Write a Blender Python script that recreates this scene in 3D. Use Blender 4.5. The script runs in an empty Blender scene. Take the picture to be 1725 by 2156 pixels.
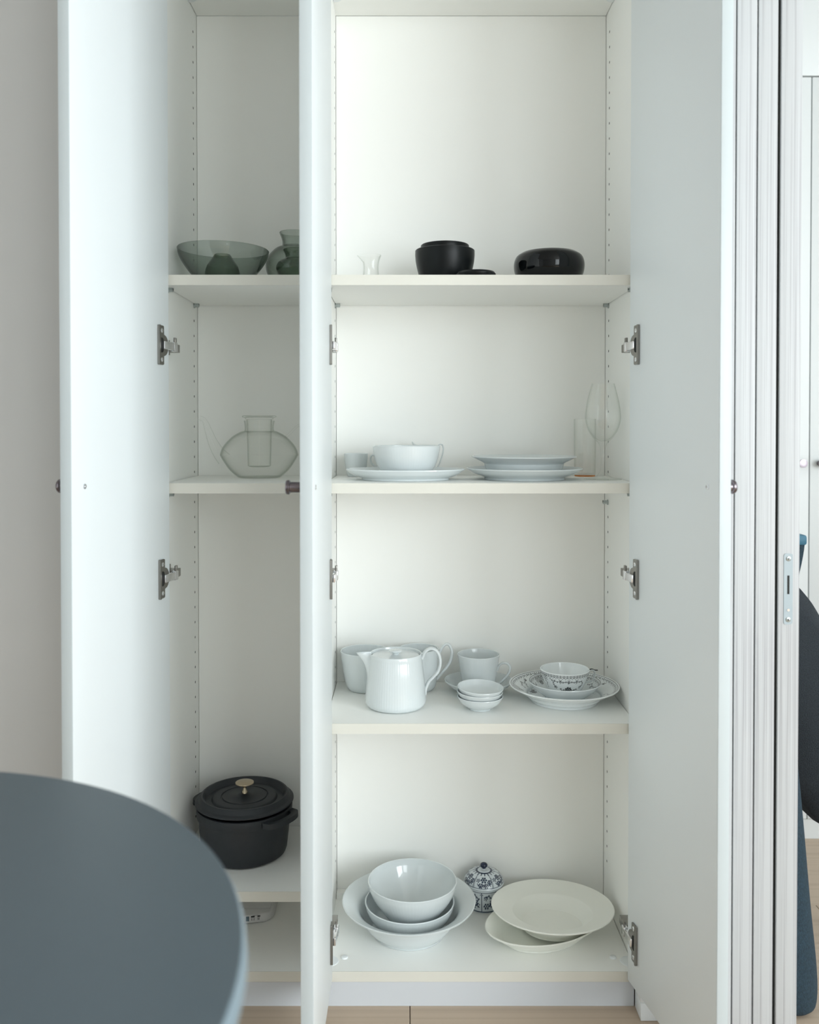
import bpy, bmesh, math, random
import numpy as np
from mathutils import Vector, Matrix

random.seed(7)
R = math.radians
scene = bpy.context.scene
col = scene.collection

# ------------------------------------------------------------------ camera, world, light, exposure
EYE = 1.0775
PITCH = 0.87
cam_d = bpy.data.cameras.new('camera')
cam = bpy.data.objects.new('camera', cam_d)
col.objects.link(cam)
cam.location = (0, 0, EYE)
cam.rotation_euler = (R(90 - PITCH), 0, 0)
cam_d.sensor_fit = 'VERTICAL'
cam_d.sensor_height = 36
cam_d.lens = 1900 / 2156 * 36
cam_d.shift_x = 6.5 / 2156
cam_d.shift_y = -(1078 - 931.85) / 2156
cam_d.clip_start = 0.05
cam_d.dof.use_dof = True
cam_d.dof.focus_distance = 1.80
cam_d.dof.aperture_fstop = 3.4
scene.camera = cam

world = bpy.data.worlds.new('world')
scene.world = world
world.use_nodes = True
world.node_tree.nodes['Background'].inputs[0].default_value = (0.80, 0.90, 1.0, 1)
world.node_tree.nodes['Background'].inputs[1].default_value = 0.6

scene.view_settings.view_transform = 'Standard'
scene.view_settings.look = 'None'
scene.view_settings.gamma = 1.0
scene.view_settings.use_curve_mapping = False
scene.view_settings.exposure = 0.05
scene.cycles.max_bounces = 16
scene.cycles.diffuse_bounces = 10
scene.cycles.transparent_max_bounces = 32


def area(name, loc, rot, sx, sy, power, color):
    l = bpy.data.lights.new(name, 'AREA')
    l.shape = 'RECTANGLE'
    l.size, l.size_y, l.energy, l.color = sx, sy, power, color
    o = bpy.data.objects.new(name, l)
    col.objects.link(o)
    o.location, o.rotation_euler = loc, rot
    return o


# daylight through the windows of the place
DAY = (0.895, 0.962, 1.0)
area('daylight_side_window', (2.52, -1.50, 1.40), (R(90), 0, R(90)), 2.6, 1.9, 143, DAY)
area('daylight_rear_window', (1.75, -2.92, 1.40), (R(90), 0, 0), 1.0, 1.9, 30, DAY)
area('daylight_far_window', (2.52, 1.45, 1.40), (R(90), 0, R(90)), 1.3, 1.9, 17, DAY)
area('daylight_left_window', (-2.12, -0.30, 1.40), (R(90), 0, R(-90)), 1.3, 1.9, 8, DAY)


# ------------------------------------------------------------------ materials
MATS = {}


def principled(name, color, rough=0.5, metal=0.0, spec=0.5, coat=0.0, noise=None, bump=None, ior=None):
    m = bpy.data.materials.new(name)
    m.use_nodes = True
    nt = m.node_tree
    b = nt.nodes['Principled BSDF']
    b.inputs['Base Color'].default_value = (*color, 1)
    b.inputs['Roughness'].default_value = rough
    b.inputs['Metallic'].default_value = metal
    b.inputs['Specular IOR Level'].default_value = spec
    b.inputs['Coat Weight'].default_value = coat
    tc = nt.nodes.new('ShaderNodeTexCoord')
    if noise:                       # (scale, amount, stretch xyz)
        sc, amt, st = noise
        mp = nt.nodes.new('ShaderNodeMapping')
        mp.inputs['Scale'].default_value = st
        nt.links.new(tc.outputs['Object'], mp.inputs[0])
        n = nt.nodes.new('ShaderNodeTexNoise')
        n.inputs['Scale'].default_value = sc
        n.inputs['Detail'].default_value = 5
        nt.links.new(mp.outputs[0], n.inputs[0])
        mx = nt.nodes.new('ShaderNodeMix')
        mx.data_type = 'RGBA'
        mx.inputs[6].default_value = (*[max(0, c * (1 - amt)) for c in color], 1)
        mx.inputs[7].default_value = (*[min(1, c * (1 + amt)) for c in color], 1)
        nt.links.new(n.outputs[0], mx.inputs[0])
        nt.links.new(mx.outputs[2], b.inputs['Base Color'])
    if bump:                        # (scale, strength, distance)
        n2 = nt.nodes.new('ShaderNodeTexNoise')
        n2.inputs['Scale'].default_value = bump[0]
        n2.inputs['Detail'].default_value = 4
        nt.links.new(tc.outputs['Object'], n2.inputs[0])
        bp = nt.nodes.new('ShaderNodeBump')
        bp.inputs['Strength'].default_value = bump[1]
        bp.inputs['Distance'].default_value = bump[2]
        nt.links.new(n2.outputs[0], bp.inputs['Height'])
        nt.links.new(bp.outputs[0], b.inputs['Normal'])
    MATS[name] = m
    return m


def glass(name, tint, edge, refl=0.9, power=2.6, base=0.04):
    m = bpy.data.materials.new(name)
    m.use_nodes = True
    nt = m.node_tree
    nt.nodes.remove(nt.nodes['Principled BSDF'])
    out = nt.nodes['Material Output']
    lw = nt.nodes.new('ShaderNodeLayerWeight')
    lw.inputs[0].default_value = 0.5
    ep = nt.nodes.new('ShaderNodeMath')          # longer path through the wall towards grazing view
    ep.operation = 'POWER'
    ep.inputs[1].default_value = power
    nt.links.new(lw.outputs['Facing'], ep.inputs[0])
    mx = nt.nodes.new('ShaderNodeMix')
    mx.data_type = 'RGBA'
    mx.inputs[6].default_value = (*tint, 1)
    mx.inputs[7].default_value = (*edge, 1)
    nt.links.new(ep.outputs[0], mx.inputs[0])
    tr = nt.nodes.new('ShaderNodeBsdfTransparent')
    nt.links.new(mx.outputs[2], tr.inputs[0])
    gl = nt.nodes.new('ShaderNodeBsdfGlossy')
    gl.inputs['Color'].default_value = (refl, refl, refl, 1)
    gl.inputs['Roughness'].default_value = 0.03
    lf = nt.nodes.new('ShaderNodeLayerWeight')
    lf.inputs[0].default_value = 0.5
    pw = nt.nodes.new('ShaderNodeMath')
    pw.operation = 'POWER'
    pw.inputs[1].default_value = 4.0
    nt.links.new(lf.outputs['Facing'], pw.inputs[0])
    ma = nt.nodes.new('ShaderNodeMath')
    ma.operation = 'MULTIPLY_ADD'
    ma.inputs[1].default_value = 0.6
    ma.inputs[2].default_value = base
    nt.links.new(pw.outputs[0], ma.inputs[0])
    ms = nt.nodes.new('ShaderNodeMixShader')
    nt.links.new(ma.outputs[0], ms.inputs[0])
    nt.links.new(tr.outputs[0], ms.inputs[1])
    nt.links.new(gl.outputs[0], ms.inputs[2])
    nt.links.new(ms.outputs[0], out.inputs[0])
    MATS[name] = m
    return m


def printed(name, ink, base=(0.82, 0.86, 0.87)):
    """Glazed porcelain whose printed decoration is stored as a colour attribute 'print'."""
    m = principled(name, base, 0.12, coat=0.3)
    nt = m.node_tree
    at = nt.nodes.new('ShaderNodeAttribute')
    at.attribute_name = 'print'
    mx = nt.nodes.new('ShaderNodeMix')
    mx.data_type = 'RGBA'
    mx.inputs[6].default_value = (*base, 1)
    mx.inputs[7].default_value = (*ink, 1)
    nt.links.new(at.outputs['Fac'], mx.inputs[0])
    nt.links.new(mx.outputs[2], nt.nodes['Principled BSDF'].inputs['Base Color'])
    return m


def streaked(name, light, dark, scale_across, axis='Z', rough=0.5):
    """Long fine grain running along one axis."""
    m = bpy.data.materials.new(name)
    m.use_nodes = True
    nt = m.node_tree
    b = nt.nodes['Principled BSDF']
    b.inputs['Roughness'].default_value = rough
    tc = nt.nodes.new('ShaderNodeTexCoord')
    mp = nt.nodes.new('ShaderNodeMapping')
    s = [scale_across] * 3
    s['XYZ'.index(axis)] = scale_across * 0.006
    mp.inputs['Scale'].default_value = s
    nt.links.new(tc.outputs['Object'], mp.inputs[0])
    n = nt.nodes.new('ShaderNodeTexNoise')
    n.inputs['Scale'].default_value = 1.0
    n.inputs['Detail'].default_value = 3
    nt.links.new(mp.outputs[0], n.inputs[0])
    cr = nt.nodes.new('ShaderNodeValToRGB')
    cr.color_ramp.elements[0].position = 0.34
    cr.color_ramp.elements[0].color = (*dark, 1)
    cr.color_ramp.elements[1].position = 0.52
    cr.color_ramp.elements[1].color = (*light, 1)
    nt.links.new(n.outputs[0], cr.inputs[0])
    nt.links.new(cr.outputs[0], b.inputs['Base Color'])
    MATS[name] = m
    return m


DOORW = principled('door_white_laminate', (0.79, 0.83, 0.845), 0.42, noise=(3, 0.012, (1, 1, 1)))
LAM = principled('interior_laminate', (0.89, 0.893, 0.868), 0.5, noise=(4, 0.012, (1, 1, 1)))
EDGE = principled('cream_edge_band', (0.70, 0.685, 0.62), 0.45, noise=(30, 0.01, (0.2, 1, 1)))
PORC = principled('white_porcelain', (0.655, 0.70, 0.71), 0.10, coat=0.4, noise=(6, 0.01, (1, 1, 1)))
CREAMP = principled('cream_stoneware', (0.86, 0.87, 0.815), 0.28, noise=(6, 0.015, (1, 1, 1)))
BLACKM = principled('black_satin_lacquer', (0.0045, 0.006, 0.0065), 0.36, spec=0.22, noise=(20, 0.1, (1, 1, 1)))
BLACKG = principled('black_gloss_lacquer', (0.003, 0.004, 0.0045), 0.05, spec=0.32, noise=(20, 0.1, (1, 1, 1)))
IRON = principled('cast_iron_enamel', (0.021, 0.025, 0.030), 0.46, noise=(60, 0.1, (1, 1, 1)), bump=(420, 0.25, 0.0006))
BRASS = principled('nickel_brass', (0.55, 0.46, 0.33), 0.22, metal=1.0, noise=(30, 0.06, (1, 1, 1)))
STEEL = principled('hinge_steel', (0.30, 0.29, 0.27), 0.34, metal=1.0, noise=(60, 0.08, (1, 1, 1)))
CHROME = principled('chrome', (0.82, 0.82, 0.84), 0.14, metal=1.0, noise=(60, 0.03, (1, 1, 1)))
DOORE = principled('door_edge_shade', (0.55, 0.60, 0.615), 0.4, noise=(20, 0.01, (1, 1, 1)))  # door white darkened, weaker light on the edges put into the colour
KNOBM = principled('knob_dark_metal', (0.20, 0.175, 0.19), 0.26, metal=1.0, noise=(60, 0.05, (1, 1, 1)))
PINM = principled('pin_metal', (0.46, 0.50, 0.50), 0.3, metal=1.0, noise=(60, 0.05, (1, 1, 1)))
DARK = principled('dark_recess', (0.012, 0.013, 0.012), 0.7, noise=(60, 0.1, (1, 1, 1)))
CAP = principled('white_plastic_cap', (0.80, 0.83, 0.84), 0.35, noise=(20, 0.01, (1, 1, 1)))
TABLE = principled('table_grey_linoleum', (0.088, 0.118, 0.14), 0.42, noise=(240, 0.06, (1, 1, 1)))
TEDGE = principled('table_edge_grey', (0.20, 0.26, 0.30), 0.40, noise=(240, 0.05, (1, 1, 1)))
DIM = principled('grey_room_paint', (0.52, 0.52, 0.51), 0.8, noise=(5, 0.015, (1, 1, 1)))
WALL = principled('greige_wall_paint', (0.62, 0.615, 0.605), 0.8, noise=(5, 0.015, (1, 1, 1)))
WHITEW = principled('white_wall_paint', (0.78, 0.80, 0.80), 0.8, noise=(5, 0.01, (1, 1, 1)))
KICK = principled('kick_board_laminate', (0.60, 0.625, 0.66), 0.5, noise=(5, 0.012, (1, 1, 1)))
FLOORW = streaked('pale_oak_boards', (0.50, 0.395, 0.30), (0.43, 0.335, 0.25), 60, 'X', 0.5)
PANEL = streaked('white_wood_grain', (0.54, 0.55, 0.56), (0.41, 0.41, 0.425), 330, 'Z', 0.5)
PLATE = principled('brushed_latch_plate', (0.38, 0.44, 0.47), 0.4, metal=0.0, noise=(60, 0.03, (1, 1, 1)))
FELT = principled('blue_grey_felt', (0.018, 0.037, 0.053), 0.95, noise=(700, 1.6, (1, 1, 0.35)), bump=(600, 1.0, 0.003))
FELTD = principled('charcoal_felt', (0.014, 0.019, 0.024), 0.95, noise=(500, 1.6, (1, 1, 1)), bump=(500, 1.0, 0.003))
BLUEL = principled('blue_leather', (0.03, 0.13, 0.20), 0.45, noise=(60, 0.1, (1, 1, 1)))
FARW = principled('far_cabinet_white', (0.66, 0.68, 0.68), 0.4, noise=(4, 0.008, (1, 1, 1)))
SCALEW = principled('scale_plastic', (0.62, 0.62, 0.62), 0.4, noise=(30, 0.01, (1, 1, 1)))
LCD = principled('scale_display', (0.08, 0.13, 0.16), 0.2, noise=(30, 0.05, (1, 1, 1)))
INKM = principled('button_black', (0.01, 0.012, 0.012), 0.5, noise=(30, 0.05, (1, 1, 1)))
AMBER = glass('amber_glass', (0.95, 0.60, 0.28), (0.80, 0.40, 0.12))
SMOKE = glass('smoke_green_glass', (0.765, 0.80, 0.775), (0.10, 0.13, 0.12))
SMOKEL = glass('pale_smoke_glass', (0.855, 0.885, 0.86), (0.14, 0.18, 0.155))
SMOKED = glass('dark_smoke_green_glass', (0.70, 0.755, 0.70), (0.08, 0.11, 0.085))
CLEAR = glass('clear_glass', (0.998, 0.999, 0.996), (0.50, 0.56, 0.49), power=5.0, base=0.018)
FINE = glass('fine_clear_glass', (0.996, 0.998, 0.994), (0.80, 0.84, 0.80), power=4.0, base=0.045)
WINGL = glass('window_glass', (0.97, 0.985, 0.98), (0.8, 0.85, 0.84))
BLKPRINT = printed('black_printed_porcelain', (0.012, 0.018, 0.022))
BLUPRINT = printed('blue_printed_porcelain', (0.008, 0.024, 0.060), (0.60, 0.65, 0.68))


# ------------------------------------------------------------------ mesh helpers
class MB:
    def __init__(self):
        self.v, self.f, self.paint = [], [], []

    def add(self, verts, faces, M=None):
        o = len(self.v)
        for p in verts:
            p = Vector(p)
            self.v.append(M @ p if M is not None else p)
        self.f += [tuple(i + o for i in q) for q in faces]
        return self

    def box(self, x0, x1, y0, y1, z0, z1, bev=0.0, M=None):
        if bev <= 0:
            vs = [(x, y, z) for z in (z0, z1) for y in (y0, y1) for x in (x0, x1)]
            fs = [(0, 2, 3, 1), (4, 5, 7, 6), (0, 1, 5, 4), (2, 6, 7, 3), (0, 4, 6, 2), (1, 3, 7, 5)]
            return self.add(vs, fs, M)
        bm = bmesh.new()
        bmesh.ops.create_cube(bm, size=1)
        for v in bm.verts:
            v.co = Vector(((x0 + x1) / 2 + v.co.x * (x1 - x0), (y0 + y1) / 2 + v.co.y * (y1 - y0),
                           (z0 + z1) / 2 + v.co.z * (z1 - z0)))
        bmesh.ops.bevel(bm, geom=bm.edges[:], offset=bev, segments=2, affect='EDGES', profile=0.5)
        bm.verts.index_update()
        self.add([v.co.copy() for v in bm.verts], [[v.index for v in f.verts] for f in bm.faces], M)
        bm.free()
        return self

    def prism(self, outline, h0, h1, M=None):
        """outline: list of (a, b) counter-clockwise, extruded along the third axis from h0 to h1."""
        n = len(outline)
        vs = [(a, b, h0) for a, b in outline] + [(a, b, h1) for a, b in outline]
        fs = [tuple(range(n - 1, -1, -1)), tuple(range(n, 2 * n))]
        fs += [(i, (i + 1) % n, n + (i + 1) % n, n + i) for i in range(n)]
        return self.add(vs, fs, M)

    def lathe(self, prof, n=64, M=None, sx=1.0, sy=1.0, flute=None, paint=None, warp=None):
        """prof: (r, z) list; theta 0 faces -Y, positive turns to +X."""
        prof = [tuple(p) for p in prof]
        rings, vs = [], []
        arc = 0.0
        for i, (r, z) in enumerate(prof):
            if i:
                arc += math.hypot(r - prof[i - 1][0], z - prof[i - 1][1])
            if r < 1e-6:
                rings.append([len(vs)])
                vs.append((0, 0, z))
                if paint is not None:
                    self.paint.append(0.0)
                continue
            ring = []
            for k in range(n):
                t = -math.pi + 2 * math.pi * k / n
                rr, zz = r, z
                if flute:
                    rr = r + flute(t, i, r, z)
                if warp:
                    rr, zz = warp(t, rr, zz, i)
                ring.append(len(vs))
                vs.append((rr * math.sin(t) * sx, -rr * math.cos(t) * sy, zz))
            rings.append(ring)
            if paint is not None:
                ths = -np.pi + 2 * np.pi * np.arange(n) / n
                self.paint += list(paint(ths, i, r, z, arc))
        fs = []
        for a, b in zip(rings[:-1], rings[1:]):
            if len(a) == 1 and len(b) == 1:
                continue
            if len(a) == 1:
                fs += [(a[0], b[(k + 1) % n], b[k]) for k in range(n)]
            elif len(b) == 1:
                fs += [(a[k], a[(k + 1) % n], b[0]) for k in range(n)]
            else:
                fs += [(a[k], a[(k + 1) % n], b[(k + 1) % n], b[k]) for k in range(n)]
        return self.add(vs, fs, M)

    def sweep(self, pts, a, b, binorm, n=12, M=None, caps=True):
        """planar tube: half-width a along binorm, half-thickness b in the plane (numbers or per-point lists)."""
        pts = [Vector(p) for p in pts]
        binorm = Vector(binorm).normalized()
        vs, fs = [], []
        m = len(pts)
        for i, p in enumerate(pts):
            t = (pts[min(i + 1, m - 1)] - pts[max(i - 1, 0)]).normalized()
            nn = binorm.cross(t).normalized()
            aa = a[i] if isinstance(a, (list, tuple)) else a
            bb = b[i] if isinstance(b, (list, tuple)) else b
            for k in range(n):
                w = 2 * math.pi * k / n
                vs.append(p + binorm * (aa * math.cos(w)) + nn * (bb * math.sin(w)))
        for i in range(m - 1):
            for k in range(n):
                fs.append((i * n + k, i * n + (k + 1) % n, (i + 1) * n + (k + 1) % n, (i + 1) * n + k))
        if caps:
            fs.append(tuple(range(n - 1, -1, -1)))
            fs.append(tuple((m - 1) * n + k for k in range(n)))
        return self.add(vs, fs, M)

    def cyl(self, p0, p1, r0, r1=None, n=20):
        r1 = r0 if r1 is None else r1
        p0, p1 = Vector(p0), Vector(p1)
        d = (p1 - p0)
        q = d.to_track_quat('Z', 'Y').to_matrix().to_4x4()
        return self.lathe([(0, 0), (r0, 0), (r1, d.length), (0, d.length)], n, Matrix.Translation(p0) @ q)


def spline(pts, sub=6):
    """Catmull-Rom through the points."""
    P = [np.array(p, float) for p in pts]
    P = [2 * P[0] - P[1]] + P + [2 * P[-1] - P[-2]]
    out = []
    for i in range(1, len(P) - 2):
        for k in range(sub):
            t = k / sub
            a, b, c, d = P[i - 1], P[i], P[i + 1], P[i + 2]
            out.append(0.5 * ((2 * b) + (-a + c) * t + (2 * a - 5 * b + 4 * c - d) * t * t + (-a + 3 * b - 3 * c + d) * t ** 3))
    out.append(P[-2])
    return [tuple(float(x) for x in q) for q in out]


def shell(outer, t, foot_r=None, foot_h=0.0, floor_t=None):
    """Closed double-walled profile for a vessel. outer runs from the base edge (r, z) up to the rim."""
    o = [np.array(p, float) for p in outer]
    inner = []
    for i, p in enumerate(o):
        tg = o[min(i + 1, len(o) - 1)] - o[max(i - 1, 0)]
        tg /= max(np.hypot(*tg), 1e-9)
        nrm = np.array([-tg[1], tg[0]])
        inner.append(p + nrm * t)
    rim = o[-1] + (o[-1] - o[-2]) / max(np.hypot(*(o[-1] - o[-2])), 1e-9) * t * 0.45 + (inner[-1] - o[-1]) * 0.5
    ft = floor_t if floor_t is not None else t
    zf = o[0][1] + ft
    inn = [q for q in inner if q[0] > 0.003 and q[1] > zf]
    prof = []
    if foot_r:
        fz = o[0][1]
        prof += [(0, fz + foot_h), (foot_r - 0.004, fz + foot_h), (foot_r - 0.003, fz), (foot_r, fz)]
        prof += [tuple(p) for p in o if p[1] >= fz + foot_h * 0.9]
        zf += foot_h
        inn = [q for q in inn if q[1] > zf]
    else:
        prof += [(0, o[0][1])] + [tuple(p) for p in o]
    prof += [tuple(rim)] + [tuple(p) for p in reversed(inn)]
    r_last = prof[-1][0]
    prof += [(r_last * 0.85, zf), (r_last * 0.4, zf), (0, zf)]
    return [(max(0.0, p[0]), p[1]) for p in prof]


def wloc(o):
    p = Vector((0, 0, 0))
    while o is not None:
        p += o.location
        o = o.parent
    return p


def build(name, mb, mat, parent=None, sharp=38, smooth=True, kind=None, label=None, origin=None):
    """Links one mesh object; vertices of mb are given in world coordinates."""
    lo = Vector([min(v[i] for v in mb.v) for i in range(3)])
    hi = Vector([max(v[i] for v in mb.v) for i in range(3)])
    c = Vector(((lo.x + hi.x) / 2, (lo.y + hi.y) / 2, lo.z)) if origin is None else Vector(origin)
    me = bpy.data.meshes.new(name)
    me.from_pydata([v - c for v in mb.v], [], mb.f)
    me.materials.append(mat)
    if mb.paint:
        at = me.attributes.new('print', 'FLOAT', 'POINT')
        at.data.foreach_set('value', mb.paint)
    me.validate()
    me.update()
    if smooth:
        me.shade_smooth()
        me.set_sharp_from_angle(angle=R(sharp))
    o = bpy.data.objects.new(name, me)
    col.objects.link(o)
    o.location = c - (wloc(parent) if parent is not None else Vector((0, 0, 0)))
    o.parent = parent
    if kind:
        o['kind'] = kind
    if label:
        o['label'] = label
    return o


def thing(name, label, cat, loc, group=None):
    o = bpy.data.objects.new(name, None)
    o.empty_display_size = 0.02
    col.objects.link(o)
    o.location = loc
    return tag(o, label, cat, group)


def tag(o, label, cat, group=None):
    o['label'], o['category'] = label, cat
    if group:
        o['group'] = group
    return o


def struct(name, mb, mat, smooth=False):
    return build(name, mb, mat, smooth=smooth, kind='structure')


def T(x, y, z, rx=0, ry=0, rz=0):
    return Matrix.Translation((x, y, z)) @ Matrix.Rotation(R(rz), 4, 'Z') @ Matrix.Rotation(R(ry), 4, 'Y') @ Matrix.Rotation(R(rx), 4, 'X')


# ------------------------------------------------------------------ setting: floor, walls, ceiling, windows
CEIL = 2.45
floor = struct('floor', MB().box(-2.3, 2.7, -3.1, 2.6, -0.05, -0.012), FLOORW)
board_me = None
rows = 37
for i in range(rows):
    y0 = -3.1 + (1.5635 + 3.1) % 0.154 + (i - 1) * 0.154
    off = 0.0065 + (0.0 if round((y0 - 1.5635) / 0.154) % 2 == 0 else 0.46)
    for k in range(-3, 4):
        x0 = off + k * 0.92
        if x0 < -2.8 or x0 > 2.6:
            continue
        if board_me is None:
            b = build('floor_board', MB().box(0.0008, 0.9192, 0.0006, 0.1534, -0.012, 0, 0.0006), FLOORW, floor, smooth=False, origin=(0, 0, 0))
            board_me = b.data
        else:
            b = bpy.data.objects.new('floor_board', board_me)
            col.objects.link(b)
            b.parent = floor
        b.location = Vector((x0, y0, 0)) - floor.location
struct('ceiling', MB().box(-2.3, 2.7, -3.1, 2.6, CEIL, CEIL + 0.05), DIM)
struct('wall_left', MB().box(-2.3, -2.25, -3.1, 2.6, 0, CEIL), DIM)
struct('wall_back', MB().box(-2.25, 0.4975, 1.962, 2.0, 0, CEIL), WHITEW)
struct('wall_front', MB().box(-2.25, -0.474, 1.652, 1.70, 0, CEIL), WALL)
struct('wall_divider', MB().box(0.4975, 0.5445, 1.50, 2.6, 0, CEIL), PANEL)
struct('wall_far', MB().box(0.5445, 2.65, 2.56, 2.6, 0, CEIL), WHITEW)
struct('wall_rear', MB().box(-2.25, 2.65, -3.1, -3.05, 0, CEIL), DIM)
struct('wall_right', MB().box(2.65, 2.7, -3.1, 2.6, 0, CEIL), WHITEW)
struct('trim_1', MB().box(0.449, 0.4970, 1.6675, 1.69, 0.052, 2.2, 0.0), WHITEW)


def window(name, axis, pos, a0, a1, z0, z1, panes):
    """window with frame bars and panes set on a wall plane (axis 'x' or 'y')"""
    def bx(mb, u0, u1, w0, w1, d0, d1):
        if axis == 'y':
            mb.box(u0, u1, pos + d0, pos + d1, w0, w1)
        else:
            mb.box(pos - d1, pos - d0, u0, u1, w0, w1)
    mb = MB()
    f = 0.05
    bx(mb, a0 - f, a1 + f, z1, z1 + f, 0, 0.09)
    bx(mb, a0 - f, a1 + f, z0 - f, z0, 0, 0.09)
    bx(mb, a0 - f, a0, z0, z1, 0, 0.09)
    bx(mb, a1, a1 + f, z0, z1, 0, 0.09)
    o = struct(name, mb, WHITEW)
    w = (a1 - a0) / panes
    for k in range(panes):
        g = MB()
        bx(g, a0 + k * w + 0.01, a0 + (k + 1) * w - 0.01, z0, z1, 0.03, 0.036)
        build('pane', g, WINGL, o, smooth=False)
        if k:
            g = MB()
            bx(g, a0 + k * w - 0.01, a0 + k * w + 0.01, z0, z1, 0.02, 0.08)
            build('window_bar', g, WHITEW, o, smooth=False)
    return o


window('window_1', 'y', -3.05, 1.24, 2.26, 0.44, 2.36, 2)
window('window_2', 'x', 2.65, -2.82, -0.18, 0.44, 2.36, 3)
window('window_4', 'x', -2.25 + 0.09, -0.96, 0.36, 0.44, 2.36, 2)
window('window_3', 'x', 2.65, 0.80, 2.11, 0.44, 2.36, 2)

# ------------------------------------------------------------------ the tall cabinet
Y0, YB = 1.667, 1.946
XL, XR = -0.450, 0.4285            # inner faces of the side panels
PL, PR = -0.1705, -0.1515          # partition faces
TH = 0.019
ZA, ZB, ZC, ZL, ZBOT = 1.3615, 0.9770, 0.5300, 0.2155, 0.0657
ZTOP = 1.962
cab = thing('cabinet', 'tall white three-door cabinet standing open with crockery on its shelves', 'cabinet', (0, 1.80, 0))


def cpart(name, mb, mat, **k):
    return build(name, mb, mat, cab, **k)


cpart('side_panel', MB().box(XL - TH, XL, Y0, YB + 0.008, ZBOT - TH, ZTOP + TH), LAM, smooth=False)
cpart('side_panel', MB().box(XR, XR + TH, Y0, YB + 0.008, ZBOT - TH, ZTOP + TH), LAM, smooth=False)
cpart('partition', MB().box(PL, PR, Y0 + 0.001, YB, ZBOT, ZTOP), LAM, smooth=False)
cpart('top_panel', MB().box(XL + 0.0012, XR - 0.0012, Y0, YB, ZTOP, ZTOP + TH), LAM, smooth=False)
bot = cpart('bottom_panel', MB().box(XL + 0.0012, XR - 0.0012, Y0 + 0.0012, YB, ZBOT - TH, ZBOT), LAM, smooth=False)
build('edge_band', MB().box(XL, XR, Y0, Y0 + 0.0012, ZBOT - TH, ZBOT), EDGE, bot, smooth=False)
cpart('back_panel', MB().box(XL + 0.0009, PL + 0.008, YB, YB + 0.008, ZBOT - TH, ZTOP - 0.0008), LAM, smooth=False)
cpart('back_panel', MB().box(PR + 0.0008, XR - 0.0009, YB, YB + 0.008, ZBOT - TH, ZTOP - 0.0008), LAM, smooth=False)
cpart('back_batten', MB().box(PR + 0.001, 0.105, YB - 0.019, YB - 0.0005, ZBOT, ZBOT + 0.0128), LAM, smooth=False)


def shelf(x0, x1, zt):
    g = 0.0015
    s = cpart('shelf', MB().box(x0 + g, x1 - g, Y0 + 0.0018, YB - 0.0015, zt - TH, zt), LAM, smooth=False)
    build('edge_band', MB().box(x0 + g, x1 - g, Y0 + 0.0006, Y0 + 0.0018, zt - TH, zt, 0), EDGE, s, smooth=False)
    for xx, sg in ((x0, 1), (x1, -1)):
        for yy in (1.9145, 1.702):
            pin(xx, sg, yy, zt - TH)


def pin(xx, sg, yy, zz):
    mb = MB()
    mb.cyl((xx + sg * 0.0002, yy, zz - 0.0042), (xx + sg * 0.011, yy, zz - 0.0042), 0.0036, n=14)
    mb.cyl((xx + sg * 0.0002, yy, zz - 0.0042), (xx + sg * 0.0022, yy, zz - 0.0042), 0.0056, n=14)
    mb.box(xx + sg * 0.0022 if sg > 0 else xx - 0.011, xx + 0.011 if sg > 0 else xx - 0.0022, yy - 0.0036, yy + 0.0036, zz - 0.0042, zz - 0.0002)
    cpart('shelf_pin', mb, PINM)


shelf(XL, PL, ZA)
shelf(PR, XR, ZA)
shelf(XL, PL, ZB)
shelf(PR, XR, ZB)
shelf(PR, XR, ZC)
shelf(XL, PL, ZL)
pin(XR, -1, 1.9145, ZB - TH - 0.032)

# rows of drilled shelf-pin holes (too small to pick apart)
for xx, sg in ((XL, 1), (PR, 1), (PL, -1), (XR, -1)):
    mb = MB()
    for yy in (1.9145, 1.702):
        z = ZA - TH - 0.0042 - 0.032 * 40
        while z < ZTOP - 0.03:
            if z > ZBOT + 0.06 and all(not (s - TH - 0.012 < z < s + 0.004) for s in (ZA, ZB, ZC if xx in (PR, XR) else ZL)):
                mb.cyl((xx - sg * 0.0005, yy, z), (xx + sg * 0.0002, yy, z), 0.0027, n=10)
            z += 0.032
    cpart('shelf_pin_holes', mb, DARK, kind='stuff')


def disc_cap(x, y, z, r, h, clip=None):
    prof = [(0, 0), (r, 0), (r, h * 0.4), (r * 0.93, h * 0.8), (r * 0.8, h), (0, h)]
    mb = MB().lathe(prof, 28, Matrix.Translation((x, y, z)))
    if clip is not None:            # keep the half on one side of x = clip[0]
        for v in mb.v:
            v.x = max(v.x, clip[0]) if clip[1] > 0 else min(v.x, clip[0])
    cpart('cam_cap', mb, CAP)


for xx, sg in ((XL, 1), (PR, 1), (XR, -1)):
    for v_y in (1.865,):
        prof = [(0, 0), (0.0185, 0), (0.018, -0.0015), (0.0155, -0.0022), (0, -0.0022)]
        mb = MB().lathe(prof, 28, Matrix.Translation((xx + sg * 0.001, v_y, ZTOP)))
        for v in mb.v:
            v.x = max(v.x, xx + 0.0003) if sg > 0 else min(v.x, xx - 0.0003)
        cpart('cam_cap', mb, CAP)
for xx, sg in ((PR, 1), (XR, -1)):
    disc_cap(xx + sg * 0.033, 1.712, ZBOT, 0.0065, 0.0028)
    disc_cap(xx + sg * 0.006, 1.700, ZBOT, 0.0165, 0.0016, (xx + sg * 0.0003, sg))

# doors with knobs and hinges
DB, DT = 0.0545, 1.976


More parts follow.
